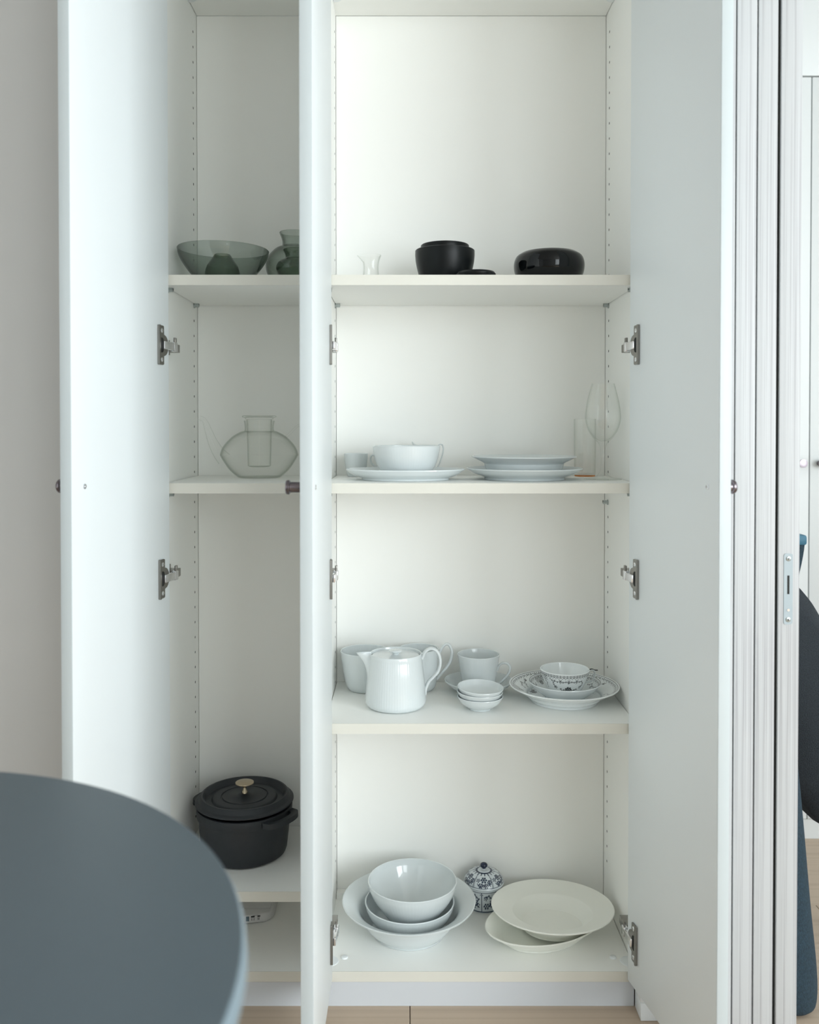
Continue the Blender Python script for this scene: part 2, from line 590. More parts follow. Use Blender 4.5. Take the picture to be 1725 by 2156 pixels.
def rrect(w0, w1, h0, h1, r, n=4):
    pts = []
    for cxx, cyy, a0 in ((w1 - r, h0 + r, -90), (w1 - r, h1 - r, 0), (w0 + r, h1 - r, 90), (w0 + r, h0 + r, 180)):
        for k in range(n + 1):
            a = R(a0 + 90 * k / n)
            pts.append((cxx + r * math.cos(a), cyy + r * math.sin(a)))
    return pts


def door(px, py, ang, side, width, hinge_z, wall_x, label, t=0.0195):
    """side -1: swings left (inner face looks right), +1: swings right (inner face looks left)."""
    d = Vector((side * math.sin(R(ang)), -math.cos(R(ang)), 0))
    n = Vector((-side * math.cos(R(ang)), -math.sin(R(ang)), 0))   # inner face normal
    P = Vector((px, py, 0))
    # local frame: x along the width, y out of the inner face, z up
    M = Matrix(((d.x, n.x, 0, P.x), (d.y, n.y, 0, P.y), (0, 0, 1, 0), (0, 0, 0, 1)))
    o = build('door', MB().box(0, width - 0.0012, -t, 0, DB, DT, 0.0008, M=M), DOORW, cab, sharp=30, label=label)
    build('edge_band', MB().box(width - 0.0012, width, -t + 0.0004, -0.0004, DB, DT, 0.0003, M=M), DOORE, o, sharp=30)
    # knob on the outer face, its screw head on the inner face
    kw, kz = width - 0.034, 0.988
    Mk = M @ Matrix.Translation((kw, -t, kz)) @ Matrix.Rotation(R(90), 4, 'X')
    kp = [(0, 0), (0.0082, 0), (0.0082, 0.0165), (0.0086, 0.0185), (0.0108, 0.0195), (0.0112, 0.0215), (0.0108, 0.0240), (0.0098, 0.0252), (0, 0.0252)]
    build('knob', MB().lathe(kp, 32, Mk), KNOBM, o)
    Ms = M @ Matrix.Translation((kw, 0, kz)) @ Matrix.Rotation(R(-90), 4, 'X')
    sp = [(0, 0), (0.0042, 0), (0.0042, 0.0010), (0.0034, 0.0016), (0.0016, 0.0016), (0.0014, 0.0007), (0, 0.0007)]
    build('knob_screw', MB().lathe(sp, 20, Ms), CHROME, o)
    # hinges
    for hz in hinge_z:
        Mh = M @ Matrix.Translation((0, 0, hz))
        # plate: tall strip with a round bulge towards the hinge edge
        out = [(0.021, -0.034), (0.024, -0.0355), (0.038, -0.0355), (0.0405, -0.033), (0.0405, 0.033), (0.038, 0.0355), (0.024, 0.0355), (0.021, 0.034), (0.021, 0.0195)]
        for k in range(1, 10):
            a = R(112 + 136 * k / 10)
            out.append((0.0255 + 0.0205 * math.cos(a), 0.0195 / math.sin(R(112)) * math.sin(a)))
        out.append((0.021, -0.0195))
        Mx = Mh @ Matrix(((1, 0, 0, 0), (0, 0, 1, 0), (0, 1, 0, 0), (0, 0, 0, 1)))
        pl = MB()
        pl.prism(out[::-1], 0.0003, 0.0022, Mx)
        pl.prism(rrect(0.0365, 0.0415, -0.036, 0.036, 0.002)[::-1], 0.0003, 0.0046, Mx)
        build('hinge_plate', pl, STEEL, o, sharp=30)
        cup = MB().prism(rrect(0.0235, 0.0365, -0.0135, 0.0135, 0.006)[::-1], 0.0023, 0.0029, Mx)
        build('hinge_cup', cup, DARK, o, sharp=30)
        for s in (-1, 1):
            sp = [(0, 0), (0.0042, 0), (0.0042, 0.0006), (0.0030, 0.0014), (0.0013, 0.0014), (0.0011, 0.0002), (0, 0.0002)]
            build('hinge_screw', MB().lathe(sp, 18, Mh @ Matrix.Translation((0.0295, 0.0022, s * 0.0262)) @ Matrix.Rotation(R(-90), 4, 'X')), CHROME, o)
        # arm from the cup to the inside of the cabinet wall
        a = Mh @ Vector((0.0295, 0.0050, 0))
        e = Vector((wall_x - side * 0.0205, Y0 + 0.010, hz))
        ux = (e - a)
        L = ux.length
        ux.normalize()
        uy = Vector((0, 0, 1)).cross(ux)
        Ma = Matrix(((ux.x, uy.x, 0, a.x), (ux.y, uy.y, 0, a.y), (0, 0, 1, a.z), (0, 0, 0, 1)))
        sgn = 1 if (Ma.to_3x3() @ Vector((0, 1, 0))).y < 0 else -1
        arm = MB().box(0, L, -0.004, 0.004, -0.0072, 0.0072, 0.0012, Ma)
        arm.box(L - 0.010, L + 0.003, -0.0045, 0.0045, -0.0088, 0.0088, 0.0015, Ma)
        build('hinge_arm', arm, CHROME, o, sharp=30)
        clip = MB().box(min(e.x, wall_x), max(e.x, wall_x) - 0.0003, Y0 + 0.011, Y0 + 0.048, hz - 0.0075, hz + 0.0075, 0.001)
        for v in clip.v:
            v.x = v.x if side > 0 else max(v.x, wall_x + 0.0003)
        clip.box(e.x - 0.002, e.x + 0.002, Y0 + 0.006, Y0 + 0.016, hz + 0.0075, hz + 0.0175, 0.0006)
        build('hinge_mount', clip, STEEL, o, sharp=30)
        # mounting plate on the cabinet wall
        mp = MB().box(min(wall_x, wall_x - side * 0.003), max(wall_x, wall_x - side * 0.003), Y0 + 0.022, Y0 + 0.042, hz - 0.012, hz + 0.016, 0.0008)
        for v in mp.v:
            v.x = min(v.x, wall_x - 0.0003) if side > 0 else max(v.x, wall_x + 0.0003)
        build('hinge_base', mp, STEEL, o, sharp=30)
    return o


HZ = (1.229, 0.8055, 0.1395)
door(-0.437, 1.6615, 14.0, -1, 0.300, HZ, XL, 'leftmost cabinet door swung wide open, bright white inner face')
door(-0.138, 1.6645, 0.4, -1, 0.316, HZ, PR, 'middle cabinet door standing straight out between the two bays')
door(0.411, 1.6615, 10.9, 1, 0.313, HZ, XR, 'rightmost cabinet door swung open beside the sliding panels')

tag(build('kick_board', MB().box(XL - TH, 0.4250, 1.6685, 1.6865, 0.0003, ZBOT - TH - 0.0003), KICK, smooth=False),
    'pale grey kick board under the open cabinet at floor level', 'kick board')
blk = MB().box(0.4265, 0.4970, 1.6265, 1.6670, 0.0330, 0.0495, 0.0008)
base_blk = MB().box(0.4262, 0.4970, 1.6250, 1.6670, 0.0004, 0.0330, 0.0012)
t_ = thing('plinth_block', 'small white plinth block on the floor right of the kick board', 'plinth', (0.46, 1.645, 0))
build('upper_block', blk, WHITEW, t_, sharp=30)
build('skirting_piece', base_blk, CAP, t_, sharp=30)

# ------------------------------------------------------------------ sliding panels at the right
panels = [((0.5470, 0.5800), 'first sliding panel edge right of the open cabinet door'),
          ((0.5822, 0.6146), 'middle one of the three stacked sliding panels'),
          ((0.6192, 0.6543), 'outermost sliding panel with a metal latch plate on its edge')]
for i, ((x0, x1), lab) in enumerate(panels):
    yf = 1.50 + (0.0 if i < 2 else -0.002)
    t_ = thing('sliding_panel', lab, 'sliding door', ((x0 + x1) / 2, 1.9, 0.002), 'stacked sliding panels')
    build('leaf', MB().box(x0 + 0.0006, x1 - 0.0006, yf + 0.004, 2.34, 0.002, CEIL - 0.003, 0.0), WHITEW, t_, smooth=False)
    build('edge_lipping', MB().box(x0, x1, yf, yf + 0.004, 0.002, CEIL - 0.003, 0.0012), PANEL, t_, sharp=30)
    build('gap_shade', MB().box(x0 - 0.0021 if i < 2 else x0 - 0.0040, x0 + 0.0003, yf + 0.006, yf + 0.030, 0.004, CEIL - 0.005), DARK, t_, smooth=False)  # black strip standing in for the shade inside the gap
    if i == 2:
        zc, zh = 0.8113, 0.0590
        xm = 0.6352
        Mx = Matrix(((1, 0, 0, 0), (0, 0, -1, yf), (0, 1, 0, 0), (0, 0, 0, 1)))
        lp = build('latch_plate', MB().prism(rrect(xm - 0.0073, xm + 0.0073, zc - zh, zc + zh, 0.0035), 0.0001, 0.0014, Mx), PLATE, t_, sharp=30)
        build('latch_slot', MB().box(xm - 0.0018, xm + 0.0018, yf - 0.0017, yf - 0.0013, zc - 0.0085, zc + 0.0225), DARK, lp, smooth=False)
        build('latch_pin', MB().cyl((xm, yf - 0.0012, zc - 0.0350), (xm, yf - 0.0028, zc - 0.0350), 0.0028, 0.0022), CHROME, lp)
        for dz in (0.0505, -0.0510):
            s = MB().lathe([(0, 0), (0.0042, 0), (0.0042, 0.0005), (0.0032, 0.0010), (0, 0.0010)], 20, T(xm, yf - 0.0014, zc + dz, 90))
            build('latch_screw', s, PINM, lp)
            c = MB().box(xm - 0.0022, xm + 0.0022, yf - 0.0027, yf - 0.0023, zc + dz - 0.0005, zc + dz + 0.0005)
            c.box(xm - 0.0005, xm + 0.0005, yf - 0.0027, yf - 0.0023, zc + dz - 0.0022, zc + dz + 0.0022)
            build('screw_slot', c, DARK, lp, smooth=False)

# ------------------------------------------------------------------ round table in the foreground
TX, TY, TZ, TR = -0.5154, 0.5953, 0.70, 0.402
tab = thing('round_table', 'round dark grey table top, out of focus in the lower left corner', 'table', (TX, TY, 0))
build('table_top', MB().lathe([(0, TZ - 0.003), (TR - 0.004, TZ - 0.003), (TR - 0.003, TZ - 0.0005), (TR - 0.0035, TZ), (0, TZ)], 128, Matrix.Translation((TX, TY, 0))), TABLE, tab)
ed = [(TR - 0.05, TZ - 0.030), (TR - 0.006, TZ - 0.030), (TR - 0.001, TZ - 0.026), (TR + 0.0015, TZ - 0.016), (TR + 0.0005, TZ - 0.006), (TR - 0.0025, TZ - 0.0008), (TR - 0.004, TZ - 0.003), (TR - 0.05, TZ - 0.0035)]
build('table_edge', MB().lathe(ed + [ed[0]], 128, Matrix.Translation((TX, TY, 0))), TEDGE, tab)
build('pedestal', MB().lathe([(0, 0.018), (0.028, 0.018), (0.028, TZ - 0.036), (0.09, TZ - 0.031), (0, TZ - 0.031)], 40, Matrix.Translation((TX, TY, 0))), STEEL, tab)
build('base_disc', MB().lathe([(0, 0.0005), (0.21, 0.0005), (0.21, 0.010), (0.03, 0.018), (0, 0.018)], 64, Matrix.Translation((TX, TY, 0))), STEEL, tab)

# ------------------------------------------------------------------ the bright room beyond the panels
fc = thing('wall_cabinet', 'bright white built-in cabinet in the far room behind the felt chair', 'cabinet', (1.4, 2.45, 0))
build('carcass', MB().box(0.665, 2.1, 2.372, 2.555, 0.0, 2.44), FARW, fc, smooth=False)
for x0, x1, s in ((0.667, 1.0490, 1), (1.0520, 1.43, -1), (1.433, 1.81, 1)):
    dd = build('door', MB().box(x0, x1, 2.350, 2.371, 0.055, 1.988, 0.0012), FARW, fc, sharp=30)
    kx = x1 - 0.024 if s > 0 else x0 + 0.024
    kp = [(0, 0), (0.007, 0), (0.007, 0.016), (0.011, 0.018), (0.011, 0.023), (0, 0.024)]
    build('knob', MB().lathe(kp, 24, T(kx, 2.350, 0.988, 90)), KNOBM, dd)
build('upper_panel', MB().box(0.667, 1.81, 2.350, 2.371, 1.992, 2.43, 0.0012), FARW, fc, sharp=30)
build('kick_strip', MB().box(0.667, 1.81, 2.356, 2.371, 0.0005, 0.052), FARW, fc, smooth=False)


def pillow(outline, y0, y1, M=None, inset=0.03, layers=7):
    """outline (x, z) inflated between y0 and y1 with rounded edges"""
    mb = MB()
    n = len(outline)
    c = np.mean(np.array(outline), axis=0)
    vs, fs = [], []
    for k in range(layers):
        u = k / (layers - 1)
        e = math.sqrt(max(0, 1 - (2 * u - 1) ** 4))
        s = 1 - 0.28 * (1 - e)
        y = y0 + (y1 - y0) * u
        vs += [(c[0] + (a - c[0]) * s, y, c[1] + (b - c[1]) * s) for a, b in outline]
    for k in range(layers - 1):
        for i in range(n):
            fs.append((k * n + i, k * n + (i + 1) % n, (k + 1) * n + (i + 1) % n, (k + 1) * n + i))
    fs.append(tuple(range(n - 1, -1, -1)))
    fs.append(tuple((layers - 1) * n + i for i in range(n)))
    return mb.add(vs, fs, M)


ch = thing('felt_chair', 'dark felt armchair sliver seen past the sliding panels', 'chair', (0.83, 1.80, 0))
o_ = spline([(0.690, 0.800), (0.740, 0.795), (0.784, 0.752), (0.822, 0.694), (0.90, 0.60), (0.965, 0.47), (0.96, 0.36), (0.89, 0.285), (0.82, 0.292), (0.775, 0.338), (0.72, 0.40), (0.678, 0.52), (0.672, 0.68), (0.690, 0.800)], 5)[:-1]
build('chair_shell', pillow(o_, 1.72, 1.92), FELTD, ch, sharp=60)
sk = spline([(0.012, 0.56), (0.020, 0.49), (0.029, 0.36), (0.038, 0.20), (0.046, 0.08), (0.044, 0.02), (0.034, 0.004)], 5)
mb = MB().lathe([(0, 0.56)] + sk + [(0, 0.004)], 40, None)
for v in mb.v:
    v.x += 0.700 + 0.018 * (0.56 - v.z) / 0.56
    v.y += 1.668
build('felt_leg', mb, FELT, ch, sharp=60)
build('rear_leg', MB().cyl((0.90, 1.86, 0.32), (0.94, 1.90, 0.001), 0.014, 0.010), FELTD, ch)
c2 = thing('dining_chair', 'blue-grey felt dining chair back peeking out above the felt armchair', 'chair', (0.80, 2.08, 0))
o_ = spline([(0.690, 0.838), (0.78, 0.8385), (0.884, 0.836), (0.889, 0.818), (0.880, 0.765), (0.862, 0.70), (0.82, 0.64), (0.74, 0.62), (0.695, 0.66), (0.682, 0.76), (0.690, 0.838)], 4)[:-1]
build('backrest', pillow(o_, 2.00, 2.03), FELT, c2, sharp=60)
build('top_rail', MB().box(0.688, 0.8905, 1.9975, 2.0325, 0.8185, 0.8420, 0.006), BLUEL, c2)
build('seat', MB().box(0.69, 0.88, 2.03, 2.27, 0.43, 0.455, 0.01), FELT, c2)
build('back_post', MB().cyl((0.79, 2.015, 0.63), (0.79, 2.05, 0.44), 0.012), FELTD, c2)
for lx, ly in ((0.71, 2.06), (0.85, 2.06), (0.71, 2.24), (0.85, 2.24)):
    build('leg', MB().cyl((lx, ly, 0.432), (lx, ly, 0.001), 0.011, 0.009), FELTD, c2)

# ------------------------------------------------------------------ top shelf: smoked glass, black bowls
EPS = 0.0004


def vessel(name, prof, mat, label, cat, x, y, z, n=72, group=None, M=None, **k):
    mb = MB().lathe(prof, n, M if M is not None else Matrix.Translation((x, y, z)), **k)
    return tag(build(name, mb, mat), label, cat, group)


def handle_pts(pts, x, y, z, phi, sub=6):
    """(radial, height) control points in the vertical plane through the axis"""
    return [(x + math.cos(R(phi)) * r, y + math.sin(R(phi)) * r, z + h) for r, h in spline(pts, sub)]


def handle(name, pts, x, y, z, phi, a, b, mat, parent, sub=6):
    bn = (-math.sin(R(phi)), math.cos(R(phi)), 0)
    return build(name, MB().sweep(handle_pts(pts, x, y, z, phi, sub), a, b, bn), mat, parent, sharp=60)


# smoke glass bowl, slightly tilted
go = spline([(0.036, 0), (0.047, 0.003), (0.061, 0.0145), (0.0755, 0.033), (0.0850, 0.050), (0.0885, 0.0640)], 6)
Mt = Matrix.Translation((-0.3590, 1.768, ZA + EPS + 0.0006)) @ Matrix.Rotation(R(1.1), 4, 'Y')
vessel('glass_bowl', shell(go, 0.0022), SMOKE, 'wide smoke-grey glass bowl on the top shelf', 'bowl', 0, 0, 0, 96, M=Mt)
gv = spline([(0.018, 0), (0.030, 0.004), (0.0335, 0.014), (0.030, 0.028), (0.0220, 0.041), (0.0150, 0.0515)], 5)
vessel('glass_vase', shell(gv, 0.002), SMOKED, 'small smoke-grey glass vase standing inside the wide glass bowl', 'vase', -0.3600, 1.770, ZA + 0.0052, 64)
gv = spline([(0.024, 0), (0.036, 0.003), (0.050, 0.020), (0.0585, 0.046), (0.0555, 0.066), (0.040, 0.084), (0.0275, 0.090), (0.0245, 0.094), (0.0252, 0.104), (0.0305, 0.118)], 5)
vessel('glass_vase', shell(gv, 0.0022), SMOKEL, 'large round smoke-grey vase with flared neck half behind the middle door', 'vase', -0.2305, 1.862, ZA + EPS, 80)
gv = spline([(0.016, 0), (0.026, 0.003), (0.0385, 0.018), (0.0395, 0.028), (0.034, 0.038), (0.0235, 0.043), (0.0215, 0.047), (0.0225, 0.053), (0.0265, 0.0605)], 5)
vessel('glass_vase', shell(gv, 0.002), SMOKED, 'small squat dark smoke vase in front of the large round vase', 'vase', -0.2120, 1.748, ZA + EPS, 72)

# small clear glass pourer with a lip
gp = spline([(0.015, 0), (0.0165, 0.004), (0.0160, 0.020), (0.0150, 0.034), (0.0158, 0.046), (0.0185, 0.056), (0.0202, 0.0600)], 5)
ng = len(gp)


def lip(t, r, z, i):
    if z > 0.046:
        w = math.exp(-((t + math.pi / 2) / 0.30) ** 2) * (z - 0.046) / 0.014
        return r + 0.0072 * w, z - 0.0006 * w
    return r, z


vessel('glass_pourer', shell(gp, 0.0014), CLEAR, 'tiny clear glass pourer with a lip left of the black bowls', 'pourer', -0.0705, 1.80, ZA + EPS, 64, warp=lip)

bb = spline([(0.038, 0), (0.044, 0.003), (0.0515, 0.020), (0.0570, 0.042), (0.0590, 0.058), (0.0590, 0.0690)], 5)
vessel('lacquer_bowl', shell(bb, 0.003, floor_t=0.004), BLACKM, 'larger black satin bowl holding a smaller bowl on the top shelf', 'bowl', 0.0765, 1.800, ZA + EPS, 96)
bb = spline([(0.022, 0), (0.030, 0.004), (0.041, 0.020), (0.0465, 0.042), (0.0480, 0.062), (0.0478, 0.0690)], 5)
vessel('lacquer_bowl', shell(bb, 0.003, floor_t=0.004), BLACKM, 'smaller black bowl nested inside the larger black bowl', 'bowl', 0.0765, 1.800, ZA + 0.0108, 96)
dd = [(0, 0), (0.034, 0), (0.0365, 0.0035), (0.0372, 0.0075), (0.0345, 0.0110), (0.022, 0.0128), (0, 0.0130)]  # loose black lid with a shallow dome, filed under saucers
vessel('lacquer_lid', dd, BLACKM, 'flat black round lid lying in front of the nested black bowls', 'saucer', 0.1315, 1.7085, ZA + EPS, 72)
bb = spline([(0.048, 0), (0.058, 0.005), (0.0675, 0.024), (0.0698, 0.042), (0.0655, 0.0565), (0.0560, 0.0640), (0.0525, 0.0652)], 6)
vessel('lacquer_bowl', shell(bb, 0.003, floor_t=0.004), BLACKG, 'glossy black squat bowl with inward curved rim alone at the right', 'bowl', 0.2838, 1.800, ZA + EPS, 112)

# ------------------------------------------------------------------ second shelf: glass teapot, white bowls and plates
TPX, TPY = -0.3027, 1.856
tp = thing('glass_teapot', 'clear glass teapot with strainer and long spout on the middle shelf', 'teapot', (TPX, TPY, ZB + EPS))
Mtp = Matrix.Translation((TPX, TPY, ZB + EPS))
go = spline([(0.040, 0), (0.046, 0.003), (0.062, 0.018), (0.0775, 0.042), (0.0790, 0.050), (0.072, 0.066), (0.055, 0.084), (0.038, 0.094), (0.0305, 0.0965), (0.0295, 0.104), (0.0305, 0.112), (0.0315, 0.116)], 5)
build('body', MB().lathe(shell(go, 0.0016), 96, Mtp), CLEAR, tp)
st = shell([(0.0185, 0.022), (0.0235, 0.024), (0.0245, 0.060), (0.0258, 0.110), (0.0262, 0.119)], 0.0012)
build('strainer', MB().lathe(st, 72, Mtp), CLEAR, tp)
ld = [(0, 0.1195), (0.0285, 0.1195), (0.0290, 0.1225), (0.0345, 0.1240), (0.0350, 0.1262), (0.0335, 0.1272), (0.0250, 0.1250), (0, 0.1250)]
build('lid', MB().lathe(ld, 72, Mtp), CLEAR, tp)
sp = spline([(-0.072, 0.038), (-0.084, 0.052), (-0.096, 0.074), (-0.105, 0.098), (-0.113, 0.118), (-0.123, 0.1235)], 5)
k_ = len(sp)
build('spout', MB().sweep([(TPX + a, TPY, ZB + b) for a, b in sp], [0.0150 - 0.0105 * min(1, i / (k_ - 6)) for i in range(k_)], [0.0150 - 0.0105 * min(1, i / (k_ - 6)) for i in range(k_)], (0, 1, 0), 20, caps=False), CLEAR, tp, sharp=80)
handle('handle', [(0.0555, 0.0845), (0.066, 0.094), (0.080, 0.107), (0.098, 0.110), (0.112, 0.098), (0.117, 0.076), (0.108, 0.056), (0.090, 0.047), (0.0795, 0.0475)], TPX, TPY, ZB, 0, 0.0028, 0.0022, CLEAR, tp)


def flutes(n, depth, z0=0.004, imax=10 ** 9):
    def f(t, i, r, z):
        return -depth * (abs(math.sin(n * t / 2)) ** 0.6) if (z > z0 and i < imax) else 0.0
    return f


def coupe(r_base, pts, t=0.0028, foot=0.0035, sub=5):
    return shell(spline(pts, sub), t, foot_r=r_base, foot_h=foot)


# small egg-cup-like tumbler at the back left
sc = shell(spline([(0.0165, 0), (0.0180, 0.002), (0.0215, 0.014), (0.0240, 0.032), (0.0253, 0.048)], 4), 0.0018)
vessel('porcelain_cup', sc, PORC, 'tiny white handleless cup at the back left of the second shelf', 'cup', -0.1063, 1.900, ZB + EPS, 144, flute=flutes(48, 0.0002))
# oval platter
pl = coupe(0.086, [(0.086, 0), (0.0865, 0.0035), (0.094, 0.006), (0.107, 0.0115), (0.1175, 0.0195)], 0.003)
vessel('oval_platter', pl, PORC, 'white oval platter under the bowl on the second shelf', 'platter', -0.0020, 1.782, ZB + EPS, 128, sy=0.76)
bw = shell(spline([(0.036, 0), (0.040, 0.0015), (0.0520, 0.012), (0.0610, 0.030), (0.0655, 0.048), (0.0668, 0.0590)], 5), 0.0028)
vessel('porcelain_bowl', bw, PORC, 'white bowl standing on the oval platter', 'bowl', 0.0000, 1.780, ZB + 0.0074, 216, flute=flutes(72, 0.00014, 0.004, 26))
# cup hidden behind it, handle to the left
hc = thing('porcelain_cup', 'white cup half hidden behind the bowl with its handle pointing left', 'cup', (-0.036, 1.905, ZB + EPS))
build('body', MB().lathe(shell(spline([(0.020, 0), (0.0235, 0.003), (0.0270, 0.020), (0.0285, 0.040), (0.0290, 0.052)], 4), 0.002), 96, T(-0.036, 1.905, ZB + EPS)), PORC, hc)
handle('handle', [(0.0278, 0.040), (0.0345, 0.0455), (0.0395, 0.040), (0.0375, 0.028), (0.0268, 0.018)], -0.036, 1.905, ZB, 180, 0.0030, 0.0017, PORC, hc)
# creamer behind the bowl, lip to the left and high handle to the right
crx, cry = 0.0390, 1.908
cr = thing('porcelain_creamer', 'white creamer with raised lip and thin handle behind the bowl', 'creamer', (crx, cry, ZB + EPS))


def cream_lip(t, r, z, i):
    w = max(0.0, (z - 0.040) / 0.022)
    l = math.exp(-((t + math.pi / 2) / 0.45) ** 2)
    return r + 0.004 * w * l, z + 0.0065 * w * l


build('body', MB().lathe(shell(spline([(0.017, 0), (0.020, 0.003), (0.0225, 0.020), (0.0225, 0.044), (0.0228, 0.0650)], 4), 0.0018), 96, T(crx, cry, ZB + EPS), warp=cream_lip), PORC, cr)
handle('handle', [(0.0215, 0.056), (0.0300, 0.0665), (0.0370, 0.0665), (0.0392, 0.056), (0.0350, 0.038), (0.0285, 0.022), (0.0210, 0.014)], crx, cry, ZB, 0, 0.0030, 0.0014, PORC, cr)
# dinner plate and soup plate
DPX, DPY = 0.2355, 1.800
pp = coupe(0.080, [(0.080, 0), (0.0805, 0.004), (0.088, 0.007), (0.103, 0.0125), (0.1160, 0.0205)], 0.0028)
vessel('dinner_plate', pp, PORC, 'white dinner plate under the soup plate on the second shelf', 'plate', DPX, DPY, ZB + EPS, 128)
pp = coupe(0.070, [(0.070, 0), (0.0705, 0.003), (0.0760, 0.0130), (0.0785, 0.0210), (0.0800, 0.0248), (0.0905, 0.0302), (0.1045, 0.0368)], 0.0026)
vessel('soup_plate', pp, PORC, 'white wide-rimmed soup plate stacked on the dinner plate', 'plate', DPX - 0.001, DPY, ZB + 0.0077, 128)
# wine glass and tumbler
WX, WY = 0.3893, 1.787
wg = [(0, 0.0), (0.0370, 0.0), (0.0372, 0.0010), (0.034, 0.0018), (0.020, 0.0036), (0.011, 0.008), (0.0062, 0.015), (0.0042, 0.024), (0.0038, 0.040), (0.0044, 0.056), (0.0060, 0.066), (0.0085, 0.0715)]
wg += spline([(0.0110, 0.0745), (0.0205, 0.084), (0.0295, 0.099), (0.0345, 0.117), (0.0340, 0.137), (0.0295, 0.162), (0.0225, 0.1895)], 5)
wi = spline([(0.0216, 0.1895), (0.0286, 0.162), (0.0331, 0.137), (0.0334, 0.117), (0.0283, 0.0995), (0.0190, 0.0852), (0.0080, 0.0770), (0.0, 0.0760)], 5)
vessel('wine_glass', wg + wi[:-1] + [(0, 0.076)], FINE, 'tall stemmed wine glass at the right end of the second shelf', 'wine glass', WX, WY, ZB + EPS, 80)
tb = shell([(0.0215, 0), (0.0225, 0.003), (0.0230, 0.05), (0.0235, 0.118)], 0.0014, floor_t=0.003)
tg = thing('tall_tumbler', 'tall thin clear tumbler with amber base behind the wine glass', 'glass', (0.3790, 1.9150, ZB + EPS))
build('glass_wall', MB().lathe(tb, 64, T(0.3790, 1.9150, ZB + EPS + 0.0024)), FINE, tg)
build('amber_base', MB().lathe([(0, 0), (0.0215, 0), (0.0218, 0.0022), (0, 0.0022)], 48, T(0.3790, 1.9150, ZB + EPS)), AMBER, tg)

# ------------------------------------------------------------------ third shelf: fluted tea things
c1 = shell(spline([(0.030, 0), (0.0335, 0.002), (0.0400, 0.012), (0.0450, 0.034), (0.0485, 0.058), (0.0515, 0.0815)], 5), 0.0022)
vessel('fluted_cup', c1, PORC, 'large white fluted cup without handle at the left behind the teapot', 'cup', -0.0872, 1.889, ZC + EPS, 240, flute=flutes(80, 0.00026, 0.008, 32))
MX, MY = 0.0255, 1.890
mg = thing('high_handle_mug', 'white fluted mug with tall loop handle behind the porcelain teapot', 'mug', (MX, MY, ZC + EPS))
build('body', MB().lathe(shell(spline([(0.028, 0), (0.031, 0.002), (0.0365, 0.010), (0.0385, 0.030), (0.0405, 0.056), (0.0425, 0.0860)], 5), 0.0022), 240, T(MX, MY, ZC + EPS), flute=flutes(80, 0.00026, 0.008, 32)), PORC, mg)
handle('handle', [(0.0405, 0.0690), (0.0480, 0.0860), (0.0560, 0.0955), (0.0640, 0.0950), (0.0700, 0.0820), (0.0680, 0.0640), (0.0600, 0.0490), (0.0500, 0.0370), (0.0385, 0.0220)], MX, MY, ZC, -4, 0.0058, 0.0031, PORC, mg)

PX, PY = -0.0213, 1.776
pot = thing('porcelain_teapot', 'white fluted porcelain teapot with flat lid at the front of the third shelf', 'teapot', (PX, PY, ZC + EPS))
body = spline([(0.0495, 0), (0.0545, 0.0020), (0.0590, 0.0075), (0.0602, 0.0150), (0.0585, 0.0400), (0.0555, 0.0680), (0.0528, 0.0900), (0.0512, 0.1035)], 5)
inn = [(0.0505, 0.1050), (0.0492, 0.1042), (0.0485, 0.1000), (0.0480, 0.0965), (0.0460, 0.0960), (0.0460, 0.0900), (0, 0.0900)]


def spout_w(t, r, z, i):
    if 0.050 < z <= 0.1051 and r > 0.047:
        d = abs(t + math.pi / 2 - 0.03)
        h = (z - 0.050) / 0.055
        wdt = 0.34 - 0.16 * h
        if d < 0.9:
            k = max(0.0, 1 - (d / wdt) ** 1.35) if d < wdt else 0.0
            return r + 0.0275 * (h ** 2.2) * k, z + 0.0005 * k * h
    return r, z


nb = len(body)
build('body', MB().lathe([(0, 0)] + body + inn, 288, T(PX, PY, ZC + EPS), flute=flutes(72, 0.00024, 0.006, nb - 2), warp=spout_w), PORC, pot)
lidp = [(0, 0.0968), (0.0475, 0.0968), (0.0476, 0.0992), (0.0462, 0.1006), (0.0380, 0.1000), (0.0250, 0.1006), (0.0100, 0.1014), (0.0062, 0.1022), (0.0060, 0.1048), (0.0100, 0.1068), (0.0128, 0.1082), (0.0130, 0.1096), (0.0110, 0.1110), (0.0040, 0.1112), (0, 0.1112)]
build('lid', MB().lathe(lidp, 96, T(PX, PY, ZC + EPS)), PORC, pot)
handle('handle', [(0.0520, 0.0940), (0.0580, 0.1070), (0.0680, 0.1135), (0.0790, 0.1110), (0.0865, 0.0990), (0.0880, 0.0840), (0.0840, 0.0690), (0.0750, 0.0580), (0.0660, 0.0490), (0.0600, 0.0360), (0.0580, 0.0230)], PX, PY, ZC, 0,
       0.0064, 0.0033, PORC, pot)

